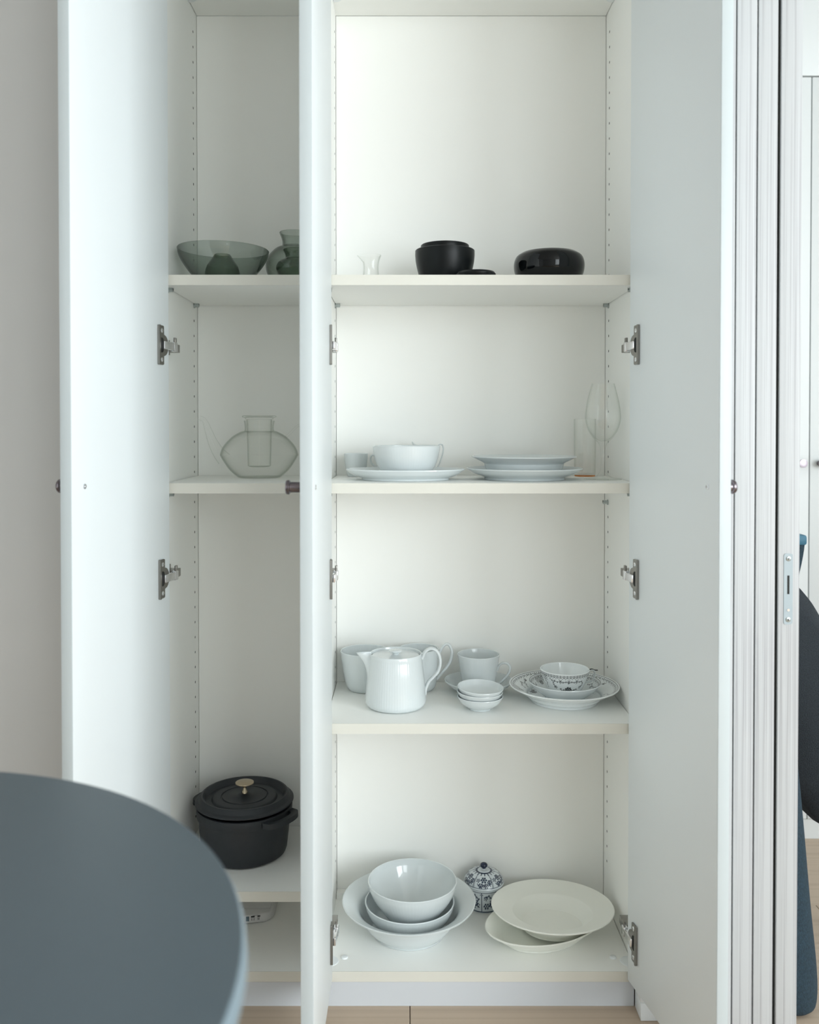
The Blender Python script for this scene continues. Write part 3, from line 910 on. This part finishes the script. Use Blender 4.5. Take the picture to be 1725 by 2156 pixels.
SX, SY = 0.1503, 1.871
vessel('saucer', coupe(0.040, [(0.040, 0), (0.0405, 0.003), (0.0500, 0.0070), (0.0620, 0.0150), (0.0710, 0.0240)], 0.0024), PORC, 'plain white saucer under the fluted white cup', 'saucer', SX, SY, ZC + EPS, 112)
fcp = thing('fluted_cup', 'white fluted cup with curled handle standing on the plain white saucer', 'cup', (SX, SY, ZC + 0.0076))
build('body', MB().lathe(shell(spline([(0.0310, 0), (0.0330, 0.0025), (0.0360, 0.020), (0.0400, 0.046), (0.0443, 0.0715)], 5), 0.002), 240, T(SX, SY, ZC + 0.0076), flute=flutes(76, 0.00026, 0.004, 26)), PORC, fcp)
handle('handle', [(0.0385, 0.0390), (0.0415, 0.0475), (0.0490, 0.0545), (0.0580, 0.0550), (0.0645, 0.0490), (0.0640, 0.0380), (0.0570, 0.0270), (0.0480, 0.0170), (0.0385, 0.0085)], SX, SY, ZC + 0.0076, -10, 0.0044, 0.0026, PORC, fcp)

sb = coupe(0.0213, [(0.0213, 0), (0.0215, 0.003), (0.0300, 0.0070), (0.0390, 0.0145), (0.0450, 0.0250)], 0.002)
labs = ['lowest of three small white dishes stacked before the cup and saucer',
        'middle one of three small stacked white dishes on the third shelf',
        'topmost of three small white dishes stacked before the cup and saucer']
for k, (dz, dx, ry, rx) in enumerate(((EPS, 0.0, 0, 0), (0.0098, -0.0012, 1.4, 0.8), (0.0182, -0.0004, 2.2, 2.6))):
    Mk = Matrix.Translation((0.1442 + dx, 1.757, ZC + dz)) @ Matrix.Rotation(R(ry), 4, 'Y') @ Matrix.Rotation(R(rx), 4, 'X')
    vessel('small_dish', sb, PORC, labs[k], 'dish', 0, 0, 0, 96, 'three stacked small dishes', M=Mk)


# ------------------------------------------------------------------ printed decoration
class Ink:
    """Motifs in (theta, v) space; v is measured along the profile, u = angle * local radius."""

    def __init__(self):
        self.dots, self.lines, self.fn = [], [], []

    def dot(self, th, v, r):
        self.dots.append((th, v, r))

    def line(self, pts, w):
        for a, b in zip(pts[:-1], pts[1:]):
            self.lines.append((a, b, w))

    scale = 1.18

    def flower(self, th, v, s, rad, petals=5, rot=0.0):
        s *= self.scale
        self.dot(th, v, s * 0.40)
        for k in range(petals):
            a = rot + 2 * math.pi * k / petals
            self.dot(th + s * math.cos(a) / rad, v + s * math.sin(a), s * 0.44)

    def sprig(self, pts, w, leaf, rad, step=0.006):
        w, leaf = w * 1.35, leaf * 1.2
        P = spline(pts, 6)
        self.line(P, w)
        acc, sgn = 0.0, 1
        for a, b in zip(P[:-1], P[1:]):
            L = math.hypot((b[0] - a[0]) * rad, b[1] - a[1])
            acc += L
            if acc > step:
                acc = 0
                tx, ty = (b[0] - a[0]) * rad / max(L, 1e-9), (b[1] - a[1]) / max(L, 1e-9)
                self.dot(b[0] - ty * leaf * 1.5 * sgn / rad, b[1] + tx * leaf * 1.5 * sgn, leaf)
                sgn = -sgn

    def lace(self, th0, th1, v0, v1, rad, pitch):
        """dense net patch"""
        w = (th1 - th0) * rad
        nu, nv = max(2, int(w / pitch)), max(2, int((v1 - v0) / pitch))
        for i in range(nu + 1):
            for j in range(nv + 1):
                if (i + j) % 2 == 0:
                    self.dot(th0 + (th1 - th0) * i / nu, v0 + (v1 - v0) * j / nv, pitch * 0.52)

    def border(self, v, n, rad, amp, w, dot):
        """ring of scallops with a dot in each and a dotted second row"""
        self.fn.append(('scallop', v, n, amp, w))
        for k in range(n):
            th = -math.pi + 2 * math.pi * (k + 0.5) / n
            self.dot(th, v - amp * 0.35, dot)
            self.dot(th + math.pi / n, v + amp * 1.05, dot * 0.75)

    def ring(self, v, w):
        self.fn.append(('ring', v, w))

    def ray(self, th, v0, v1, w):
        self.line([(th, v0), (th, v1)], w)

    def eval(self, ths, v, rad, soft):
        val = np.zeros(len(ths))
        def put(d, r):
            np.maximum(val, np.clip((r - d) / soft + 0.5, 0, 1), out=val)
        for th, vv, r in self.dots:
            if abs(v - vv) > r + soft:
                continue
            du = (np.mod(ths - th + np.pi, 2 * np.pi) - np.pi) * rad
            put(np.hypot(du, v - vv), r)
        for (a, b, w) in self.lines:
            if v < min(a[1], b[1]) - w - soft or v > max(a[1], b[1]) + w + soft:
                continue
            ux = (np.mod(ths - a[0] + np.pi, 2 * np.pi) - np.pi) * rad
            bx, by = (b[0] - a[0]) * rad, b[1] - a[1]
            L2 = bx * bx + by * by + 1e-14
            t = np.clip((ux * bx + (v - a[1]) * by) / L2, 0, 1)
            put(np.hypot(ux - t * bx, (v - a[1]) - t * by), w)
        for q in self.fn:
            if q[0] == 'ring':
                put(np.full(len(ths), abs(v - q[1])), q[2])
            else:
                _, vv, n, amp, w = q
                c = vv + amp * (np.abs(np.sin(n * ths / 2)) - 0.5)
                put(np.abs(v - c), w)
        return val


def painter(ink, i0, i1, va, soft=0.0006, arc0=None):
    """paints rings i0..i1 of a profile; va(i, arc) gives v"""
    def f(ths, i, r, z, arc):
        if i < i0 or i > i1:
            return np.zeros(len(ths))
        return ink.eval(ths, va(i, arc), max(r, 0.004), soft)
    return f


def arcs(prof):
    a = [0.0]
    for p, q in zip(prof[:-1], prof[1:]):
        a.append(a[-1] + math.hypot(q[0] - p[0], q[1] - p[1]))
    return a


def refine(prof, step):
    out = [prof[0]]
    for p, q in zip(prof[:-1], prof[1:]):
        L = math.hypot(q[0] - p[0], q[1] - p[1])
        m = max(1, int(L / step))
        out += [(p[0] + (q[0] - p[0]) * k / m, p[1] + (q[1] - p[1]) * k / m) for k in range(1, m + 1)]
    return out


def top_painted(prof, ink, step=0.0009):
    """paint the upper (inner) surface of a plate; v = distance inwards from the rim"""
    prof = [p for i, p in enumerate(prof) if i == 0 or p != prof[i - 1]]
    irim = max(range(len(prof)), key=lambda i: (prof[i][1], prof[i][0]))
    full = prof[:irim + 1] + refine(prof[irim:], step)[1:]
    A = arcs(full)
    return full, painter(ink, irim, len(full), lambda i, arc: A[i] - A[irim])


QX, QY = 0.3180, 1.813
# plate with a half-lace border
ink = Ink()
ink.border(0.0075, 60, 0.105, 0.0040, 0.0009, 0.0014)
ink.ring(0.0022, 0.0005)
for k in range(6):
    th = R(30 + 60 * k)
    if k % 2 == 0:
        ink.lace(th - 0.14, th + 0.14, 0.011, 0.021, 0.098, 0.0022)
        ink.flower(th, 0.025, 0.0035, 0.09, 6)
for k in range(6):
    th = R(60 * k)
    ink.sprig([(th - 0.22, 0.014), (th - 0.16, 0.020), (th - 0.05, 0.024), (th + 0.06, 0.021), (th + 0.15, 0.026), (th + 0.22, 0.034)], 0.00045, 0.0010, 0.09, 0.0055)
    ink.sprig([(th - 0.05, 0.024), (th - 0.02, 0.030), (th + 0.05, 0.034)], 0.0004, 0.0010, 0.09, 0.004)
    ink.flower(th - 0.18, 0.018, 0.0022, 0.09)
    ink.flower(th + 0.02, 0.0185, 0.0019, 0.09)
    ink.flower(th, 0.052, 0.0042, 0.055, 7)
    ink.dot(th, 0.052, 0.003)
    ink.sprig([(th - 0.20, 0.050), (th - 0.09, 0.046), (th + 0.09, 0.046), (th + 0.20, 0.050)], 0.0004, 0.0009, 0.06, 0.004)
pr_, pt_ = top_painted(coupe(0.067, [(0.067, 0), (0.0675, 0.004), (0.0740, 0.0085), (0.0780, 0.0145), (0.0940, 0.0220), (0.1095, 0.0310)], 0.0026), ink)
vessel('patterned_plate', pr_, BLKPRINT, 'black and white half-lace patterned plate at the right of the third shelf', 'plate', QX, QY, ZC + EPS, 560, paint=pt_)
# saucer
ink = Ink()
ink.border(0.0065, 44, 0.068, 0.0036, 0.0008, 0.0012)
ink.ring(0.0018, 0.0005)
for k in range(4):
    th = R(45 + 90 * k)
    ink.lace(th - 0.19, th + 0.19, 0.009, 0.018, 0.062, 0.0021)
    ink.flower(th, 0.021, 0.003, 0.055, 6)
for k in range(4):
    th = R(90 * k)
    ink.sprig([(th - 0.45, 0.016), (th - 0.30, 0.021), (th - 0.10, 0.017), (th + 0.12, 0.021), (th + 0.30, 0.017), (th + 0.45, 0.022)], 0.00042, 0.0010, 0.06, 0.005)
    ink.flower(th - 0.22, 0.0155, 0.0022, 0.06)
    ink.flower(th + 0.22, 0.0235, 0.0022, 0.06)
pr_, pt_ = top_painted(coupe(0.040, [(0.040, 0), (0.0405, 0.003), (0.0500, 0.0090), (0.0630, 0.0200), (0.0722, 0.0312)], 0.0024), ink)
vessel('patterned_saucer', pr_, BLKPRINT, 'black and white patterned saucer lying on the patterned plate', 'saucer', QX + 0.0012, QY - 0.002, ZC + 0.0071, 480, paint=pt_)
# cup: decoration on the outside, v = distance down from the rim
cz = ZC + 0.0134
co = spline([(0.0265, 0), (0.0280, 0.0020), (0.0350, 0.0130), (0.0425, 0.0280), (0.0475, 0.0416), (0.0494, 0.0506)], 16)
cp = shell(co, 0.002)
A = arcs(cp)
irim = max(range(len(cp)), key=lambda i: cp[i][1])
ink = Ink()
ink.border(0.0068, 46, 0.048, 0.0030, 0.0006, 0.0011)
ink.border(0.0034, 46, 0.048, 0.0014, 0.00035, 0.0007)
for s in (-1.15, 1.15, math.pi - 1.15, math.pi + 1.15):
    ink.lace(s - 0.13, s + 0.13, 0.0075, 0.0160, 0.046, 0.0018)
    ink.sprig([(s - 0.02, 0.016), (s + 0.03, 0.024), (s - 0.02, 0.034)], 0.0004, 0.0009, 0.04, 0.004)
for c in (0.0, math.pi):
    ink.sprig([(c - 0.86, 0.0120), (c - 0.62, 0.0160), (c - 0.36, 0.0165), (c, 0.0172), (c + 0.36, 0.0165), (c + 0.62, 0.0175), (c + 0.74, 0.0230), (c + 0.66, 0.0290)], 0.00045, 0.0009, 0.045, 0.0045)
    ink.sprig([(c - 0.62, 0.0160), (c - 0.72, 0.0230), (c - 0.60, 0.0300)], 0.0004, 0.0009, 0.042, 0.004)
    for dx in (-0.36, 0.0, 0.36):
        ink.flower(c + dx, 0.0150, 0.0020, 0.046, 4, 0.78)
        ink.flower(c + dx, 0.0192, 0.0014, 0.046, 3)
    ink.flower(c, 0.0345, 0.0040, 0.038, 7)
    ink.flower(c, 0.0345, 0.0018, 0.038, 6)
    for s in (-1, 1):
        ink.sprig([(c + s * 0.10, 0.0350), (c + s * 0.30, 0.0370), (c + s * 0.42, 0.0330)], 0.00045, 0.0010, 0.035, 0.0035)
        ink.flower(c + s * 0.62, 0.0300, 0.0022, 0.04, 5)
cup = thing('patterned_cup', 'black and white patterned teacup with curved handle on the patterned saucer', 'cup', (QX + 0.0012, QY - 0.002, cz))
build('body', MB().lathe(cp, 420, T(QX + 0.0012, QY - 0.002, cz), paint=painter(ink, 2, irim - 1, lambda i, arc: A[irim] - A[i], 0.0005)), BLKPRINT, cup)
hp = [(0.0465, 0.0426), (0.0530, 0.0468), (0.0595, 0.0464), (0.0622, 0.0386), (0.0590, 0.0291), (0.0520, 0.0236), (0.0395, 0.0226)]
h_ = handle('handle', hp, QX + 0.0012, QY - 0.002, cz, 6, 0.0030, 0.0018, PORC, cup)
hs = handle_pts([(0.0480, 0.0452), (0.0530, 0.0484), (0.0575, 0.0486), (0.0625, 0.0464), (0.0680, 0.0461)], QX + 0.0012, QY - 0.002, cz, 6)
build('thumb_rest', MB().sweep(hs, 0.0024, 0.0009, (-math.sin(R(6)), math.cos(R(6)), 0)), INKM, h_, label='black painted thumb rest')

# ------------------------------------------------------------------ bottom shelf, right bay
BX, BY = 0.0050, 1.806
lb = coupe(0.073, [(0.073, 0), (0.0740, 0.003), (0.0880, 0.0180), (0.0985, 0.0360), (0.1060, 0.0480), (0.1200, 0.0560), (0.1335, 0.0620)], 0.0032, 0.003)
vessel('wide_bowl', lb, PORC, 'widest white bowl with flared rim, outermost of the nested bowls at the bottom', 'bowl', BX, BY, ZBOT + EPS, 144)
mbp = shell(spline([(0.046, 0), (0.050, 0.002), (0.0690, 0.0130), (0.0815, 0.0290), (0.0880, 0.0430), (0.0902, 0.0545)], 5), 0.003)
vessel('fluted_bowl', mbp, PORC, 'middle fluted white bowl nested in the wide flared bowl', 'bowl', BX + 0.0015, BY, ZBOT + 0.0066, 288, flute=flutes(84, 0.00022, 0.006, 26))
tbp = shell(spline([(0.034, 0), (0.038, 0.003), (0.0500, 0.0200), (0.0660, 0.0420), (0.0790, 0.0610), (0.0870, 0.0790), (0.0897, 0.0928)], 5), 0.0026)
vessel('fluted_bowl', tbp, PORC, 'topmost fluted white bowl in the stack of nested bowls', 'bowl', BX + 0.0070, BY, ZBOT + 0.0100, 288, flute=flutes(84, 0.00022, 0.006, 30))

# blue and white sugar pot
GX, GY = 0.1645, 1.9020
sg = thing('sugar_pot', 'blue and white floral lidded sugar pot at the back of the bottom shelf', 'sugar pot', (GX, GY, ZBOT + EPS))
gb = spline([(0.0330, 0), (0.0345, 0.0030), (0.0352, 0.0080), (0.0368, 0.0250), (0.0385, 0.0400), (0.0402, 0.0480)], 9)
gpf = [(0, 0)] + gb + [(0.0395, 0.0490), (0.0375, 0.0490), (0.034, 0.030), (0.030, 0.006), (0, 0.005)]
A2 = arcs(gpf)
a_top = A2[len(gb)]
ink = Ink()
ink.scale = 1.5
ink.ring(0.0030, 0.0006)
ink.ring(a_top - A2[2] - 0.003, 0.0014)
for k in range(8):
    th = R(-12 + 45 * k)
    ink.ray(th, 0.004, 0.0455, 0.0008)
    ink.flower(th, 0.0075, 0.0016, 0.039, 4)
    c = th + R(22.5)
    ink.sprig([(c - 0.22, 0.0125), (c, 0.0110), (c + 0.20, 0.0180), (c + 0.10, 0.0270), (c + 0.18, 0.0360)], 0.0008, 0.0012, 0.037, 0.004)
    ink.flower(c - 0.16, 0.016, 0.0022, 0.037, 5)
    ink.flower(c - 0.10, 0.0330, 0.0032, 0.036, 6)
    ink.flower(c + 0.17, 0.030, 0.0022, 0.036, 5)
build('body', MB().lathe(gpf, 360, T(GX, GY, ZBOT + EPS), paint=painter(ink, 2, len(gb), lambda i, arc: a_top - A2[i], 0.0006)), BLUPRINT, sg)
lo_ = [(0.0372, 0.0492), (0.0415, 0.0500), (0.0428, 0.0520), (0.0424, 0.0540)] + spline([(0.0415, 0.0552), (0.0395, 0.0610), (0.0330, 0.0685), (0.0230, 0.0735), (0.0130, 0.0755)], 10) + [(0.0118, 0.0768), (0.0090, 0.0772), (0.0040, 0.0775), (0.0030, 0.0800)]
lpf = [(0, 0.0492)] + lo_ + [(0, 0.0805)]
A3 = arcs(lpf)
b0 = A3[4]
ink = Ink()
ink.scale = 1.42
ink.ring(0.0014, 0.0005)
ink.ring(0.0365, 0.0022)
for k in range(6):
    th = R(-38 + 60 * k)
    ink.ray(th, 0.0015, 0.034, 0.0006)
    ink.ray(th + 0.05, 0.0015, 0.022, 0.0004)
    c = th + R(33)
    ink.flower(c - 0.17, 0.0068, 0.0026, 0.038, 6)
    ink.flower(c + 0.13, 0.0068, 0.0026, 0.038, 6)
    ink.flower(c - 0.02, 0.0070, 0.0016, 0.038, 4)
    ink.flower(c, 0.0185, 0.0034, 0.032, 6)
    ink.flower(c, 0.0185, 0.0015, 0.032, 5)
    ink.flower(c - 0.35, 0.0165, 0.0022, 0.034, 5)
    ink.flower(c + 0.34, 0.0135, 0.0026, 0.035, 6)
    ink.sprig([(c - 0.36, 0.0100), (c - 0.30, 0.0070), (c - 0.17, 0.0060), (c + 0.0, 0.0085), (c + 0.2, 0.0070), (c + 0.34, 0.0100), (c + 0.30, 0.0175)], 0.0006, 0.0011, 0.036, 0.004)
for k in range(18):
    ink.ray(R(20 * k), 0.0290, 0.0360, 0.0010)
lid_ = build('lid', MB().lathe(lpf, 420, T(GX, GY, ZBOT + EPS), paint=painter(ink, 4, len(lo_), lambda i, arc: A3[i] - b0, 0.0006)), BLUPRINT, sg)
INKB = principled('cobalt_glaze', (0.010, 0.018, 0.045), 0.15, noise=(60, 0.1, (1, 1, 1)))
fn = spline([(0.0022, 0.0770), (0.0050, 0.0805), (0.0078, 0.0845), (0.0072, 0.0880), (0.0040, 0.0905), (0.0012, 0.0915)], 4)
build('finial', MB().lathe([(0, 0.0770)] + fn + [(0, 0.0916)], 40, T(GX, GY, ZBOT + EPS)), INKB, lid_, label='dark blue bud-shaped finial')

# oval serving dish with a plate resting on it
od = coupe(0.086, [(0.086, 0), (0.0865, 0.003), (0.0980, 0.0100), (0.1080, 0.0180), (0.1150, 0.0235), (0.1255, 0.0290)], 0.003, 0.0025)
Mo = T(0.2750, 1.7885, ZBOT + EPS, 0, 0, 24)
vessel('oval_dish', od, CREAMP, 'cream oval dish lying under the large plate at the bottom right', 'dish', 0, 0, 0, 128, M=Mo, sy=0.68)
lp_ = coupe(0.060, [(0.060, 0), (0.0605, 0.003), (0.0700, 0.0150), (0.0800, 0.0270), (0.0830, 0.0290), (0.1035, 0.0345), (0.1218, 0.0405)], 0.0028, 0.0025)
Mp = T(0.2935, 1.7985, ZBOT + 0.0115, -4.0)
vessel('rimmed_plate', lp_, CREAMP, 'large cream wide-rimmed plate resting on the oval dish', 'plate', 0, 0, 0, 144, M=Mp)

# ------------------------------------------------------------------ left bay bottom: casserole and kitchen scale
KX, KY = -0.3305, 1.832
ks = thing('casserole', 'black cast iron casserole with knobbed lid on the low left shelf', 'casserole', (KX, KY, ZL + EPS))
Mc = T(KX, KY, ZL + EPS)
kb = [(0, 0), (0.078, 0), (0.0835, 0.003), (0.0860, 0.010), (0.0905, 0.050), (0.0920, 0.0775), (0.0955, 0.0790), (0.0962, 0.0810), (0.0970, 0.0945), (0.0955, 0.0970), (0.0905, 0.0970), (0.0890, 0.090), (0.083, 0.010), (0, 0.008)]
build('body', MB().lathe(kb, 96, Mc), IRON, ks)
kl = [(0, 0.0985), (0.0860, 0.0985), (0.0870, 0.1030), (0.0970, 0.1030), (0.0994, 0.1045), (0.0994, 0.1070), (0.0975, 0.1085), (0.0935, 0.1090), (0.0915, 0.1110), (0.0895, 0.1170), (0.0870, 0.1195), (0.0840, 0.1195), (0.0810, 0.1160), (0.0785, 0.1095), (0.0770, 0.1080), (0.0700, 0.1082), (0.0665, 0.1090), (0.0645, 0.1125), (0.0625, 0.1135), (0.0480, 0.1140), (0.0470, 0.1118), (0.0450, 0.1118), (0.0440, 0.1142), (0.0150, 0.1150), (0.0110, 0.1175), (0, 0.1180)]
klid = build('lid', MB().lathe(kl, 112, Mc), IRON, ks)
kk = [(0, 0.1185), (0.0065, 0.1185), (0.0058, 0.1225), (0.0040, 0.1255), (0.0035, 0.1310), (0.0060, 0.1335), (0.0150, 0.1365), (0.0188, 0.1390), (0.0185, 0.1405), (0.0120, 0.1422), (0, 0.1426)]
build('knob', MB().lathe(kk, 48, Mc), BRASS, klid, label='brass knob on the casserole lid')
for s in (0, 180):
    Mh = T(KX, KY, ZL + EPS, 0, 0, -34 + s)
    # flat loop handle: outline in the horizontal plane
    def loop(r_out, w, yb):
        pts = []
        for k in range(13):
            a = R(-90 + 180 * k / 12)
            pts.append((r_out * abs(math.cos(a)) ** 0.55 + 0.0, w * math.sin(a)))
        return [(yb + p[0], p[1]) for p in pts]
    outer = loop(0.0300, 0.0440, 0.0900)
    inner = loop(0.0185, 0.0285, 0.0900)
    mbh = MB()
    n_ = len(outer)
    vs, fs = [], []
    for z in (0.0830, 0.0935):
        vs += [(a, b, z + 0.0015 * (a - 0.09) / 0.03) for a, b in outer] + [(a, b, z + 0.0015 * (a - 0.09) / 0.03) for a, b in inner]
    for i in range(n_ - 1):
        fs += [(i, n_ + i, n_ + i + 1, i + 1), (2 * n_ + i, 2 * n_ + i + 1, 3 * n_ + i + 1, 3 * n_ + i),
               (i, i + 1, 2 * n_ + i + 1, 2 * n_ + i), (n_ + i, 3 * n_ + i, 3 * n_ + i + 1, n_ + i + 1)]
    mbh.add(vs, fs, Mh)
    build('handle', mbh, IRON, ks, sharp=35)

# kitchen scale
sx0, sx1, sy0, sy1 = -0.428, -0.274, 1.825, 1.938
sc_ = thing('kitchen_scale', 'white kitchen scale with buttons under the low left shelf', 'kitchen scale', ((sx0 + sx1) / 2, 1.886, ZBOT + EPS))


def scale_outline(g):
    pts = []
    fx = (sx0 + sx1) / 2
    for k in range(21):
        u = -1 + 2 * k / 20
        pts.append((fx + u * (sx1 - sx0 - 0.056) / 2, sy0 + g + 0.006 * u * u))
    for k in range(1, 9):
        a = R(-80 + 80 * k / 8)
        pts.append((sx1 - g - 0.026 + 0.026 * math.cos(a), sy0 + 0.036 + 0.028 * math.sin(a)))
    pts += [(sx1 - g, sy1 - 0.02), (sx1 - g - 0.008, sy1 - g), (sx0 + g + 0.008, sy1 - g), (sx0 + g, sy1 - 0.02)]
    for k in range(0, 8):
        a = R(180 + 80 * k / 8)
        pts.append((sx0 + g + 0.026 + 0.026 * math.cos(a), sy0 + 0.036 + 0.028 * math.sin(a)))
    return pts


o1, o2, o3 = scale_outline(0.004), scale_outline(0.0), scale_outline(0.006)
mbs = MB()
n_ = len(o1)
layers = [(o1, 0.0), (o2, 0.003), (o2, 0.006), (scale_outline(0.003), 0.0165), (o3, 0.0180)]
vs, fs = [], []
for ol, z in layers:
    vs += [(a, b, ZBOT + EPS + z) for a, b in ol]
for k in range(len(layers) - 1):
    for i in range(n_):
        fs.append((k * n_ + i, k * n_ + (i + 1) % n_, (k + 1) * n_ + (i + 1) % n_, (k + 1) * n_ + i))
fs += [tuple(range(n_ - 1, -1, -1)), tuple((len(layers) - 1) * n_ + i for i in range(n_))]
mbs.add(vs, fs)
build('body', mbs, SCALEW, sc_, sharp=40)
zb = ZBOT + EPS


def on_front(x0, x1, z0, z1):
    """thin piece lying on the sloped, slightly curved front of the scale"""
    fx = (sx0 + sx1) / 2
    def yy(x, z):
        u = (x - fx) / ((sx1 - sx0 - 0.056) / 2)
        return sy0 + 0.006 * u * u + 0.003 * max(0, z - 0.006) / 0.0105 - 0.0003
    vs = []
    for d in (0.0004, 0.0):
        vs += [(x0, yy(x0, z0) - d, zb + z0), (x1, yy(x1, z0) - d, zb + z0), (x1, yy(x1, z1) - d, zb + z1), (x0, yy(x0, z1) - d, zb + z1)]
    return MB().add(vs, [(0, 1, 2, 3), (7, 6, 5, 4), (0, 4, 5, 1), (1, 5, 6, 2), (2, 6, 7, 3), (3, 7, 4, 0)])


build('display', on_front(-0.372, -0.3215, 0.0065, 0.0150), LCD, sc_, smooth=False)
for bx0, bx1 in ((-0.3178, -0.3105), (-0.3050, -0.2995)):
    build('button', on_front(bx0, bx1, 0.0128, 0.0152), INKM, sc_, smooth=False)
mk = MB()
for x in (-0.3165, -0.3120, -0.3042, -0.3018):
    q = on_front(x, x + 0.0009, 0.0072, 0.0116)
    mk.add(q.v, q.f)
q = on_front(-0.3140, -0.3035, 0.0157, 0.0160)
mk.add(q.v, q.f)
build('button_marks', mk, INKM, sc_, smooth=False)
pl_ = MB().box(sx0 + 0.008, sx1 - 0.008, sy0 + 0.030, sy1 - 0.008, zb + 0.0181, zb + 0.0196, 0.0005)
build('weighing_plate', pl_, SCALEW, sc_, sharp=35)
